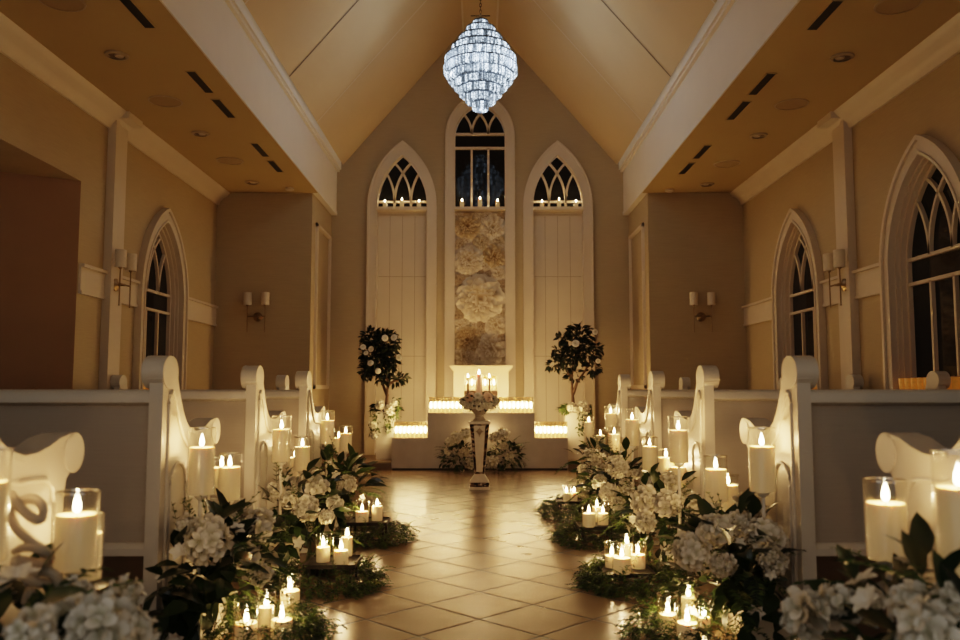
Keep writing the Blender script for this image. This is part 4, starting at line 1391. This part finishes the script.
# left
CL = 'in the floor cluster by the large left pew, '
floor_candle(246, 636, 3.17, 24, 22, 44, CL + 'nearest and leftmost')
floor_candle(281.5, 634, 3.22, 23, 21, 42, CL + 'low, nearest the aisle')
floor_candle(289.5, 616, 3.52, 21, 28, 42, CL + 'tallest, at the back')
floor_candle(266, 622, 3.42, 18, 19, 34, CL + 'half hidden in the middle')
greenery(-0.855, 3.3, 0.265, 0.27, 'loose bright greenery around the floor candles by the large left pew', 31, 190, hole=0.58)
tray(-0.73, 4.22, 0.24, 0.24, 0.10, 'low black tray with the floor candles at the middle left pew')
CL = 'on the floor tray by the middle left pew, '
floor_candle(323, 561, 4.2, 15, 14, 26, CL + 'leftmost', 0.10)
floor_candle(341, 563, 4.14, 16, 13, 26, CL + 'nearest the camera', 0.10)
floor_candle(347, 556, 4.34, 12, 18, 26, CL + 'at the back right', 0.10)
greenery(-0.745, 4.15, 0.265, 0.33, 'mossy greenery heaped around the tray at the middle left pew', 32, 230, hole=0.62)
tray(-0.71, 5.4, 0.24, 0.22, 0.115, 'low black tray with the floor candles at the left pew closest to the altar')
CL = 'on the tray at the left pew nearest the altar, '
floor_candle(362, 522, 5.35, 14, 10, 20, CL + 'low and wide', 0.115)
floor_candle(377, 521, 5.4, 12, 14, 26, CL + 'taller, nearest the aisle', 0.115)
greenery(-0.685, 5.38, 0.255, 0.3, 'mossy greenery heaped around the tray at the left pew closest to the altar', 33, 200, hole=0.6)

# ------------------------------------------------------------------ altar plinth, votives and mantel
ap = thing('altar_plinth', 'stepped grey plaster plinth below the altar votives', 'plinth', (0, YF, 0))
x0, x1 = at(391.5, 460, YF).x, at(568, 460, YF).x
xa, xb = at(427.5, 430, YF).x, at(534.5, 430, YF).x
ZL, ZU = zat(438, YF), zat(413, YF)
m_ = MB(); m_.box(x0, x1, 0.0, 0.42, 0.02, ZL); m_.build('lower_tier', M['plinth'], ap, smooth=0)
m_ = MB(); m_.box(xa, xb, -0.006, 0.42, ZL * 0 + 0.022, ZU); m_.build('upper_tier', M['plinth'], ap, smooth=0)
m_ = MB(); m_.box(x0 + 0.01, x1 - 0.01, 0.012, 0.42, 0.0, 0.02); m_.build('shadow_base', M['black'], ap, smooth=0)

vot_glass = None
VOT = None
def votive(loc, label, group):
    global VOT
    if VOT is None:
        t = thing('votive_candle', label, 'candle', loc, group=group)
        m_ = MB(); m_.lathe([(0.016, 0), (0.022, 0.003), (0.0255, 0.19), (0.0235, 0.19)], 14, cap1=False); m_.build('glass', M['glass_votive'], t)
        lathe_obj('wax', [(0.020, 0.004), (0.0215, 0.055), (0.001, 0.053)], M['wax_votive'], t, 12, cap1=False)
        m_ = MB(); m_.lathe([(0.003, 0), (0.0075, 0.015), (0.009, 0.035), (0.006, 0.06), (0.001, 0.08)], 10); m_.build('flame', M['flame_small'], t, (0, 0, 0.055))
        VOT = t
        return t
    return dup(VOT, loc, label=label, group=group)
def vbox(xl, xr, y0, z, nx, ny, label, group, w=2.2):
    dx = (xr - xl) / nx
    for j in range(ny):
        for i in range(nx):
            votive((xl + dx * (i + 0.5), y0 + 0.035 + j * 0.058, z + 0.001), label, group)
    for i in range(3):
        point('votive_light', (xl + (xr - xl) * (i + 0.5) / 3, y0 + 0.09, z + 0.24), w, WARM, 0.05)
vbox(at(393.5, 430, YF).x, at(427, 430, YF).x, YF, ZL, 8, 3, 'lit clear glass votive on the lower left step of the altar plinth', 'votives on the lower left step')
vbox(at(535, 430, YF).x, at(568, 430, YF).x, YF, ZL, 8, 3, 'lit clear glass votive on the lower right step of the altar plinth', 'votives on the lower right step')
vbox(at(428.5, 405, YF).x, at(463, 405, YF).x, YF, ZU, 8, 3, 'lit clear glass votive on the upper left tier of the altar plinth', 'votives on the upper left tier')
vbox(at(499, 405, YF).x, at(533.5, 405, YF).x, YF, ZU, 8, 3, 'lit clear glass votive on the upper right tier of the altar plinth', 'votives on the upper right tier')

YM = 10.62
mt = thing('altar_mantel', 'cream mantel with a niche of burning votives under the paper flower panel', 'mantel', (0, YM, ZD))
zt = zat(365.5, YM) - ZD
zn1, zn0 = zat(375.5, YM) - ZD, zat(389.5, YM) - ZD
bw0, bw1 = at(453.5, 390, YM).x, at(508.5, 390, YM).x
nx0, nx1 = at(464.5, 390, YM).x, at(497, 390, YM).x
dp = 0.34
m_ = MB()
m_.box(bw0, nx0, 0, dp, 0, zt - 0.06); m_.box(nx1, bw1, 0, dp, 0, zt - 0.06)
m_.box(nx0, nx1, 0, dp, 0, zn0 - 0.10); m_.box(nx0, nx1, 0, dp, zn1, zt - 0.06)
m_.box(nx0, nx1, dp - 0.03, dp, zn0 - 0.10, zn1)
m_.build('body', M['mantel'], mt, smooth=0)
m_ = MB()
sw0, sw1 = at(449.5, 366, YM).x, at(512.5, 366, YM).x
m_.box(sw0, sw1, -0.05, dp + 0.02, zt - 0.025, zt)
m_.box(sw0 + 0.018, sw1 - 0.018, -0.035, dp + 0.01, zt - 0.045, zt - 0.025)
m_.box(sw0 + 0.035, sw1 - 0.035, -0.02, dp, zt - 0.065, zt - 0.045)
m_.build('shelf', M['mantel'], mt, smooth=0)
m_ = MB(); m_.box(nx0, nx1, 0.0, dp - 0.03, zn0 - 0.015, zn0); m_.build('niche_shelf', M['mantel'], mt, smooth=0)
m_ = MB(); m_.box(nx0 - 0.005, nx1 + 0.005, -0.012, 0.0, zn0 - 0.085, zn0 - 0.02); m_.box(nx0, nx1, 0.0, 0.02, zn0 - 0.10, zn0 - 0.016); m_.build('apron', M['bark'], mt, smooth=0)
for j in range(2):
    for i in range(7):
        dxx = (nx1 - nx0 - 0.02) / 7
        votive((nx0 + 0.01 + dxx * (i + 0.5), YM + 0.05 + 0.09 * j, ZD + zn0 + 0.001), 'lit clear glass votive inside the mantel niche', 'votives in the mantel niche')
for i in range(2):
    point('votive_light', (nx0 + (nx1 - nx0) * (i + 0.5) / 2, YM + 0.19, ZD + zn0 + 0.2), 1.2, WARM, 0.03)
for i in range(2):
    point('votive_light', (nx0 + (nx1 - nx0) * (i + 0.5) / 2, YM + 0.02, ZD + zn0 + 0.205), 1.0, WARM, 0.03)

# window ledge candles
zl = zat(207.5, YB) - 0.012
for (px, nm) in ((462, 'left'), (480, 'middle'), (497.5, 'right')):
    x = at(px, 205, YB - 0.03).x
    candle((x, YB - 0.04, zl), 0.028, 0.115 if nm == 'middle' else 0.085, 'small white candle on the ledge of the tall centre window, %s of three' % nm, fr=0.009, fh=0.038, group='candles on the centre window ledge')
    point('candle_light', (x, YB - 0.04, zl + (0.115 if nm == 'middle' else 0.085) + 0.02), 0.12, WARM, 0.005)
for (c0, sd) in ((401.5, 'left'), (558.5, 'right')):
    for (off, nm) in ((-16.5, 'left'), (0.5, 'middle'), (17.5, 'right')):
        x = at(c0 + off, 205, YB - 0.03).x
        candle((x, YB - 0.04, zl), 0.028, 0.10 if nm == 'middle' else 0.075, 'small white candle on the %s arch window ledge, %s of three' % (sd, nm), fr=0.009, fh=0.038, group='candles on the %s arch ledge' % sd)
        point('candle_light', (x, YB - 0.04, zl + (0.10 if nm == 'middle' else 0.075) + 0.02), 0.12, WARM, 0.005)

# paper flower panel
YP = YB + 0.04
pl0, pl1 = at(453.5, 300, YP), at(506, 300, YP)
zp0, zp1 = zat(366, YP), zat(211.5, YP)
fp = thing('paper_flower_art', 'tall panel of large cream and gold paper flowers above the mantel', 'wall art', (0, YP, zp0))
m_ = MB(); m_.box(pl0.x, pl1.x, 0, 0.025, 0, zp1 - zp0); m_.build('backing_board', M['paper_board'], fp, smooth=0)
m_ = MB()
for (a, b_) in ((pl0.x - 0.012, pl0.x), (pl1.x, pl1.x + 0.012)):
    m_.box(a, b_, -0.012, 0.025, 0, zp1 - zp0)
m_.box(pl0.x - 0.012, pl1.x + 0.012, -0.012, 0.025, zp1 - zp0, zp1 - zp0 + 0.014)
m_.build('frame', M['trim'], fp, smooth=0)
PR = {}
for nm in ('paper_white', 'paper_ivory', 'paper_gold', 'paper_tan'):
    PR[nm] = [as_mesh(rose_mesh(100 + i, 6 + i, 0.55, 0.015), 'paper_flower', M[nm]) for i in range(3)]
flowers = [(152, 372, 88, 'paper_white', 2), (105, 100, 50, 'paper_gold', 2), (198, 103, 48, 'paper_white', 0), (158, 160, 34, 'paper_ivory', 1), (110, 228, 56, 'paper_white', 2), (205, 212, 45, 'paper_gold', 1), (72, 300, 27, 'paper_tan', 1), (228, 318, 22, 'paper_tan', 0), (222, 275, 30, 'paper_white', 0), (110, 291, 19, 'paper_ivory', 1), (150, 270, 16, 'paper_tan', 0), (72, 433, 24, 'paper_tan', 0), (210, 470, 42, 'paper_white', 0), (103, 525, 52, 'paper_gold', 2), (228, 527, 26, 'paper_tan', 1), (192, 562, 56, 'paper_white', 1), (90, 602, 42, 'paper_ivory', 1), (157, 468, 22, 'paper_tan', 0), (70, 165, 26, 'paper_ivory', 0), (230, 152, 26, 'paper_ivory', 0), (66, 215, 20, 'paper_ivory', 0), (66, 470, 26, 'paper_white', 1), (66, 250, 18, 'paper_white', 0), (232, 428, 20, 'paper_ivory', 0), (150, 600, 26, 'paper_white', 0), (62, 350, 22, 'paper_ivory', 0), (236, 400, 18, 'paper_white', 0)]
rng = random.Random(5)
xmid, hwid = (pl0.x + pl1.x) / 2, (pl1.x - pl0.x) / 2
frng = random.Random(9)
for k in range(34):
    # small fillers wherever a gap between the big heads is left
    for tr in range(30):
        cx, cy = frng.uniform(58, 244), frng.uniform(52, 612)
        if all((cx - f[0]) ** 2 + (cy - f[1]) ** 2 > (f[2] * 0.92 + 6) ** 2 for f in flowers):
            flowers.append((cx, cy, frng.uniform(15, 22), frng.choice(['paper_ivory', 'paper_tan', 'paper_white', 'paper_ivory']), 0))
            break
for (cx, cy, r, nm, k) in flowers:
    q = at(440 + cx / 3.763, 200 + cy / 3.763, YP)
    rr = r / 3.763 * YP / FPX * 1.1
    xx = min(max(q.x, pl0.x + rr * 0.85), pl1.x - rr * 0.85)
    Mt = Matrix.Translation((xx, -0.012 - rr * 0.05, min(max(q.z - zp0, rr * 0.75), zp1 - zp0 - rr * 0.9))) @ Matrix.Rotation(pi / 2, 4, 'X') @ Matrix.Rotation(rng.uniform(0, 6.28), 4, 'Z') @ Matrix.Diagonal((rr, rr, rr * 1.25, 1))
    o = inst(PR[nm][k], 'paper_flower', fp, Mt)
    o['label'] = {'paper_white': 'cream paper rose', 'paper_ivory': 'ivory paper rose', 'paper_gold': 'gold tinted paper rose', 'paper_tan': 'small tan paper rose'}[nm]

# ------------------------------------------------------------------ pedestal with urn
g0 = ground(479.5, 490)
YPd = g0.y + 0.09
pd = thing('pedestal', 'tapering mirror-mosaic pedestal carrying the stone urn before the altar', 'pedestal', (g0.x, YPd, 0))
def sq(mb, prof):
    mb.lathe([(r * sqrt(2), z) for (r, z) in prof], 4, rot=pi / 4)
ps = g0.y / FPX * 1.003
def pz(y):
    return zat(y, YPd)
m_ = MB(); sq(m_, [(10.5 * ps, 0.001), (10.5 * ps, pz(487.5)), (9.8 * ps, pz(486.5)), (9.8 * ps, pz(486))]); m_.build('base', M['stone'], pd, smooth=0)
m_ = MB(); sq(m_, [(9.5 * ps, pz(486)), (9.5 * ps, pz(481.5))]); m_.build('mosaic_band', M['mosaic'], pd, smooth=0)
m_ = MB(); sq(m_, [(9.6 * ps, pz(481.5)), (8.8 * ps, pz(480)), (5.2 * ps, pz(474.5)), (5.2 * ps, pz(473.5))]); m_.build('foot', M['stone'], pd, smooth=0)
zc0, zc1 = pz(473.5), pz(424)
r0, r1 = 4.7 * ps, 9.6 * ps
m_ = MB(); sq(m_, [(r0, zc0), (r1, zc1)]); colo = m_.build('column', M['mosaic'], pd, smooth=0)
def colr(z):
    return r0 + (r1 - r0) * (z - zc0) / (zc1 - zc0)
for q in range(4):
    m_ = MB()
    za, zb_ = zc0 + 0.02, zc1 - 0.012
    ra, rb = colr(za), colr(zb_)
    wa, wb = ra * 0.62, rb * 0.60
    vs = [(-wa, -ra - 0.004, za), (wa, -ra - 0.004, za), (wb, -rb - 0.004, zb_), (-wb, -rb - 0.004, zb_), (-wa, -ra + 0.01, za), (wa, -ra + 0.01, za), (wb, -rb + 0.01, zb_), (-wb, -rb + 0.01, zb_)]
    m_.add(vs, [(0, 1, 2, 3), (0, 4, 5, 1), (1, 5, 6, 2), (2, 6, 7, 3), (3, 7, 4, 0)], Matrix.Rotation(q * pi / 2, 4, 'Z'))
    m_.build('white_panel', M['stone'], colo, smooth=0)
m_ = MB()
zo = pz(431); ro = colr(zo) + 0.006
for (w, h) in ((0.030, 0.042), (0.042, 0.016), (0.014, 0.055)):
    m_.add([(0, -ro, zo - h), (w, -ro, zo), (0, -ro, zo + h), (-w, -ro, zo), (0, -ro - 0.008, zo)], [(0, 1, 4), (1, 2, 4), (2, 3, 4), (3, 0, 4)])
m_.build('ornament', M['ornament'], colo, smooth=0)
m_ = MB(); sq(m_, [(r1, zc1), (r1 + 0.012, zc1 + 0.006), (r1 + 0.012, pz(421.5)), (r1 - 0.01, pz(420.5))]); m_.build('capital', M['stone'], pd, smooth=0)

zu = pz(420.5)
un = thing('stone_urn', 'flared stone urn on top of the mosaic pedestal', 'urn', (g0.x, YPd, zu))
m_ = MB(); m_.lathe([(6.2 * ps, 0.0005), (6.4 * ps, 0.008), (5.0 * ps, 0.02), (4.4 * ps, 0.035), (5.0 * ps, 0.048), (4.4 * ps, 0.055)], 28); m_.build('foot', M['urn'], un)
m_ = MB(); m_.lathe([(4.4 * ps, 0.055), (6.5 * ps, 0.075), (8.6 * ps, 0.10), (10.2 * ps, 0.125), (10.6 * ps, 0.13), (10.4 * ps, 0.137), (9.0 * ps, 0.13), (6.0 * ps, 0.09)], 28); m_.build('bowl', M['urn'], un)

rng = random.Random(77)
zf = zu + 0.125
fa = thing('urn_flowers', 'mounded white and blush flowers filling the pedestal urn', 'flowers', (g0.x, YPd, zf))
cpt = Vector((0, 0, 0.06))
m_ = MB()
for k in range(170):
    d = rdir(rng, 0.1)
    p = cpt + Vector((d.x * 0.17, d.y * 0.15, d.z * 0.075)) * rng.uniform(0.7, 1.0)
    L = rng.uniform(0.03, 0.06)
    vs, fs = leaf(L, L * 0.5, 0.25, 0.3)
    m_.add(vs, fs, orient(p, d + rdir(rng) * 0.5, rng.uniform(-1, 1)))
m_.build('leaves', M['leaf_dark'], fa, smooth=0.9)
for (x, z, r, kind) in ((-0.15, 0.055, 0.05, 0), (-0.09, 0.10, 0.055, 1), (0.0, 0.07, 0.05, 0), (0.085, 0.10, 0.058, 1), (0.15, 0.06, 0.05, 0), (-0.07, 0.03, 0.05, 0), (0.06, 0.03, 0.052, 0), (-0.12, 0.02, 0.04, 2), (0.12, 0.02, 0.04, 2), (0.0, 0.015, 0.045, 2), (-0.02, 0.115, 0.04, 2)):
    y = -0.11 + 0.5 * abs(x) * abs(x) / 0.15
    p = Vector((x, y, z)); d = (p - Vector((0, 0.02, 0.03)))
    if kind == 0:
        inst(HYD[rng.randrange(4)], 'hydrangea_head', fa, face_m(p, d, r * 0.8, rng))
    else:
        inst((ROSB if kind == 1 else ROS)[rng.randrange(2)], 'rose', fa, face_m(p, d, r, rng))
for k in range(9):
    a = 2 * pi * k / 9
    p = Vector((0.13 * cos(a), 0.05 + 0.10 * sin(a), 0.075)); d = p - Vector((0, 0, 0))
    inst(HYD[rng.randrange(4)], 'hydrangea_head', fa, face_m(p, d, 0.042, rng))
zb0 = pz(400)
candle((g0.x - 0.005, YPd, zb0 - 0.05), 3.3 * ps, pz(374.5) - zb0 + 0.05, 'thick blush pillar candle standing in the pedestal flowers', mat='wax_pink', fr=0.011, fh=0.045)
point('candle_light', (g0.x - 0.005, YPd, pz(374.5) + 0.024), 0.9, WARM, 0.006)
for (px, nm) in ((468, 'left'), (489.3, 'right')):
    x = at(px, 400, YPd).x
    candle((x, YPd, zb0 - 0.05), 0.0095, pz(378) - zb0 + 0.05, 'thin dark taper candle %s of the blush pillar on the pedestal' % nm, mat='wax_taper', name='taper_candle', fr=0.008, fh=0.04, group='taper candles in the urn flowers')
    point('candle_light', (x, YPd, pz(378) + 0.02), 0.5, WARM, 0.005)

# ------------------------------------------------------------------ floor flowers before the plinth
for (px, sd, heads, seed) in ((459, 'left', [(456, 437, 7), (465, 434, 6), (463, 452, 6), (470, 463, 6), (450, 442, 5)], 41), (505, 'right', [(494, 437, 6), (503, 434, 7), (493, 462, 7), (510, 458, 6), (505, 446, 4)], 42)):
    D = YF - 0.25
    x = at(px, 460, D).x
    arrangement('low bushy flower arrangement on the floor %s of the pedestal against the plinth' % sd, (x, D, 0.0), (0, 0, 0.17, 0.20, 0.13, 0.16), H(heads, D - 0.1), seed, blossoms=9, big=170, sprigs=40, ferns=2, group='floor flowers before the plinth', leafL=0.07, zmin=0.015)
point('plinth_point_light', (at(492, 436, YF - 0.08).x, YF - 0.10, 0.47), 0.5, WARM, 0.02)  # pair of bare point lights brightening the plinth front, no fitting modelled
point('plinth_point_light', (at(470, 436, YF - 0.08).x, YF - 0.10, 0.47), 0.25, WARM, 0.02)

# ------------------------------------------------------------------ trees on tall planters
def tall_planter(xl, xr, yt, yb, D, label):
    p0, p1 = at(xl, yb, D), at(xr, yb, D)
    x = (p0.x + p1.x) / 2; w = (p1.x - p0.x) / 2
    h = zat(yt, D) - ZD
    t = thing('tall_planter', label, 'planter', (x, D + w, ZD), group='tall white planters beside the altar')
    m_ = MB(); sq(m_, [(w * 0.97, 0.001), (w, 0.02), (w, h - 0.02)]); m_.build('body', M['planter'], t, smooth=0)
    m_ = MB()
    for q in range(4):
        m_.add([(-w - 0.008, -w - 0.008, h - 0.025), (w + 0.008, -w - 0.008, h - 0.025), (w + 0.008, -w - 0.008, h), (-w - 0.008, -w - 0.008, h), (-w + 0.012, -w + 0.012, h), (w - 0.012, -w + 0.012, h)], [(0, 1, 2, 3), (3, 2, 5, 4)], Matrix.Rotation(q * pi / 2, 4, 'Z'))
    m_.build('rim', M['planter'], t, smooth=0)
    m_ = MB(); m_.box(-w + 0.01, w - 0.01, -w + 0.01, w - 0.01, h - 0.03, h - 0.018); m_.build('soil', M['soil'], t, smooth=0)
    return x, D + w, ZD + h, w
def tree(px, label, base, D, trunk, crown, stray, roses, seed):
    rng = random.Random(seed)
    bx, by, bz = base
    t = thing('camellia_tree', label, 'tree', (bx, by, bz), group='slim rose trees beside the altar')
    B = Vector(base)
    m_ = MB()
    for path in trunk:
        q = [at(x, y, D) - B + Vector((0, dy, 0)) for (x, y, dy) in path]
        rr = [0.022 - 0.014 * i / (len(q) - 1) for i in range(len(q))]
        m_.tube(q, rr, 7)
    m_.build('trunk', M['bark'], t)
    m_ = MB()
    s_ = D / FPX
    for (cx, cy, rx, ry, n) in crown + stray:
        c = at(cx, cy, D) - B
        for k in range(n):
            d = rdir(rng)
            f = rng.uniform(0.25, 1.0) ** 0.5
            p = c + Vector((d.x * rx * s_, d.y * min(rx, 19) * s_ * 0.9, d.z * ry * s_)) * f
            L = rng.uniform(0.05, 0.095)
            vs, fs = leaf(L, L * 0.48, 0.3, 0.35)
            m_.add(vs, fs, orient(p, d + rdir(rng) * 0.8, rng.uniform(-1.2, 1.2)))
    m_.build('foliage', M['leaf_tree'], t, smooth=0.9)
    for (x, y, r) in roses:
        p = at(x, y, D - 0.22) - B
        inst(ROS[rng.randrange(2)], 'white_rose', t, face_m(p, Vector((rng.uniform(-.4, .4), -1, rng.uniform(-.2, .5))), r * s_ * 0.85, rng))
    return t
DT = 10.35
b1 = tall_planter(376, 393.5, 412, 457.5, DT, 'tall white planter left of the altar plinth')
tree(384, 'bushy dark-leaved tree with white roses in the left planter', (b1[0], b1[1], b1[2] - 0.018), b1[1],
     [[(384.5, 414, 0), (386.5, 402, 0), (388, 385, -.02), (386, 368, 0), (382, 350, 0), (381, 335, 0)], [(387.5, 396, 0), (383, 386, .03), (379, 376, .05), (374, 360, .05)], [(387, 385, 0), (395, 381, -.05), (404, 379, -.08)]],
     [(378, 352, 17, 21, 420), (374, 362, 13, 14, 200), (386, 342, 13, 12, 200), (384, 364, 14, 14, 180)], [(392, 380, 14, 4, 60), (401, 378, 7, 4, 30), (367, 372, 8, 8, 60), (392, 360, 8, 8, 60), (371, 338, 10, 9, 90)],
     [(385, 338, 4), (394, 337.5, 4), (371, 349, 3.5), (370.5, 363, 3.8), (378, 371, 3.5), (399, 357.5, 3.8), (363, 347, 3.5), (366, 353, 3)], 51)
b2 = tall_planter(566, 584.5, 412.5, 456.5, DT, 'tall white planter right of the altar plinth')
tree(575, 'airy dark-leaved tree with one large white rose in the right planter', (b2[0], b2[1], b2[2] - 0.018), b2[1],
     [[(574, 414, 0), (573, 400, 0), (572, 388, 0), (572, 374, 0), (577, 355, 0), (578, 338, 0)], [(573, 394, 0), (577, 382, -.03), (584, 372, -.05), (590, 360, -.05)], [(572, 380, 0), (567, 370, .03), (560, 365, .05), (553, 367, .05)]],
     [(577, 345, 14, 18, 230), (586, 352, 13, 14, 130), (570, 357, 13, 12, 110), (580, 333, 12, 9, 100)], [(555, 364, 7, 5, 40), (561, 352, 9, 7, 60), (563, 339, 7, 4, 35), (594, 366, 6, 9, 50), (597, 351, 5, 10, 40), (574, 376, 9, 6, 50)],
     [(575.5, 343.5, 4.5), (595, 332, 3.5), (598, 361, 3)], 52)
for (bb, sd, heads, trail, seed) in ((b1, 'left', [(380, 405, 5), (389, 410, 5), (394, 403, 4), (373, 425, 4), (374, 436, 4)], [(374, 422, 5, 14), (388, 420, 4, 12), (397, 408, 4, 12)], 61), (b2, 'right', [(583, 407, 7), (571, 407, 5), (577, 410, 4)], [(581, 422, 4, 13), (564, 408, 4, 6), (588, 410, 4, 6)], 62)):
    rng = random.Random(seed)
    D = bb[1]
    base = Vector((bb[0], D, bb[2]))
    t = thing('planter_flowers', 'white flowers and trailing greens around the trunk on the %s tall planter' % sd, 'flowers', base, group='flowers on the tall planters')
    m_ = MB()
    for k in range(90):
        a = rng.uniform(0, 2 * pi); f = rng.uniform(0.3, 1)
        p = Vector((0.17 * f * cos(a), 0.13 * f * sin(a), rng.uniform(0.0, 0.08)))
        L = rng.uniform(0.05, 0.09); vs, fs = leaf(L, L * 0.5, 0.3, 0.3)
        m_.add(vs, fs, orient(p, Vector((cos(a), sin(a), rng.uniform(-.3, .8))), rng.uniform(-1, 1)))
    m_.build('leaves', M['leaf_dark'], t, smooth=0.9)
    m_ = MB()
    for (x, y, rx, ry) in trail:
        c = at(x, y, D - bb[3] - 0.03) - base
        for k in range(70):
            p = c + Vector((rng.uniform(-1, 1) * rx, rng.uniform(-1.5, 1), rng.uniform(-1, 1) * ry)) * (D / FPX) * 0.9
            L = rng.uniform(0.03, 0.055); vs, fs = leaf(L, L * 0.5, 0.3, 0.4)
            m_.add(vs, fs, orient(p, Vector((rng.uniform(-1, 1), rng.uniform(-1, 0), rng.uniform(-1, 0.3))), rng.uniform(-1, 1)))
    m_.build('ivy_foliage', M['leaf_mid'], t, smooth=0.9)
    for (x, y, r) in heads:
        p = at(x, y, D - bb[3] - 0.05) - base
        inst(HYD[rng.randrange(4)], 'hydrangea_head', t, face_m(p, Vector((rng.uniform(-.3, .3), -1, 0.3)), r * D / FPX * 0.85, rng))

# ------------------------------------------------------------------ ambient and camera
w = bpy.data.worlds.new('World'); bpy.context.scene.world = w
w.use_nodes = True
bg = w.node_tree.nodes['Background']
bg.inputs['Color'].default_value = (0.80, 0.74, 0.67, 1)
bg.inputs['Strength'].default_value = 0.20

cam = bpy.data.cameras.new('Camera')
co = bpy.data.objects.new('Camera', cam)
col.objects.link(co)
co.location = (0, 0, HC)
co.rotation_euler = (pi / 2 + PITCH, 0, 0)
cam.sensor_width = 36.0
cam.lens = FPX / 960.0 * 36.0
cam.clip_start = 0.05
cam.dof.use_dof = True
cam.dof.focus_distance = 6.0
cam.dof.aperture_fstop = 2.8
sc = bpy.context.scene
sc.camera = co
sc.view_settings.view_transform = 'Filmic'
sc.view_settings.look = 'Medium High Contrast'
sc.view_settings.exposure = 1.15
c = sc.cycles
c.use_denoising = True
c.max_bounces = 8
c.diffuse_bounces = 4
c.glossy_bounces = 3
c.transparent_max_bounces = 20
c.caustics_reflective = False
c.caustics_refractive = False
c.sample_clamp_indirect = 3.0
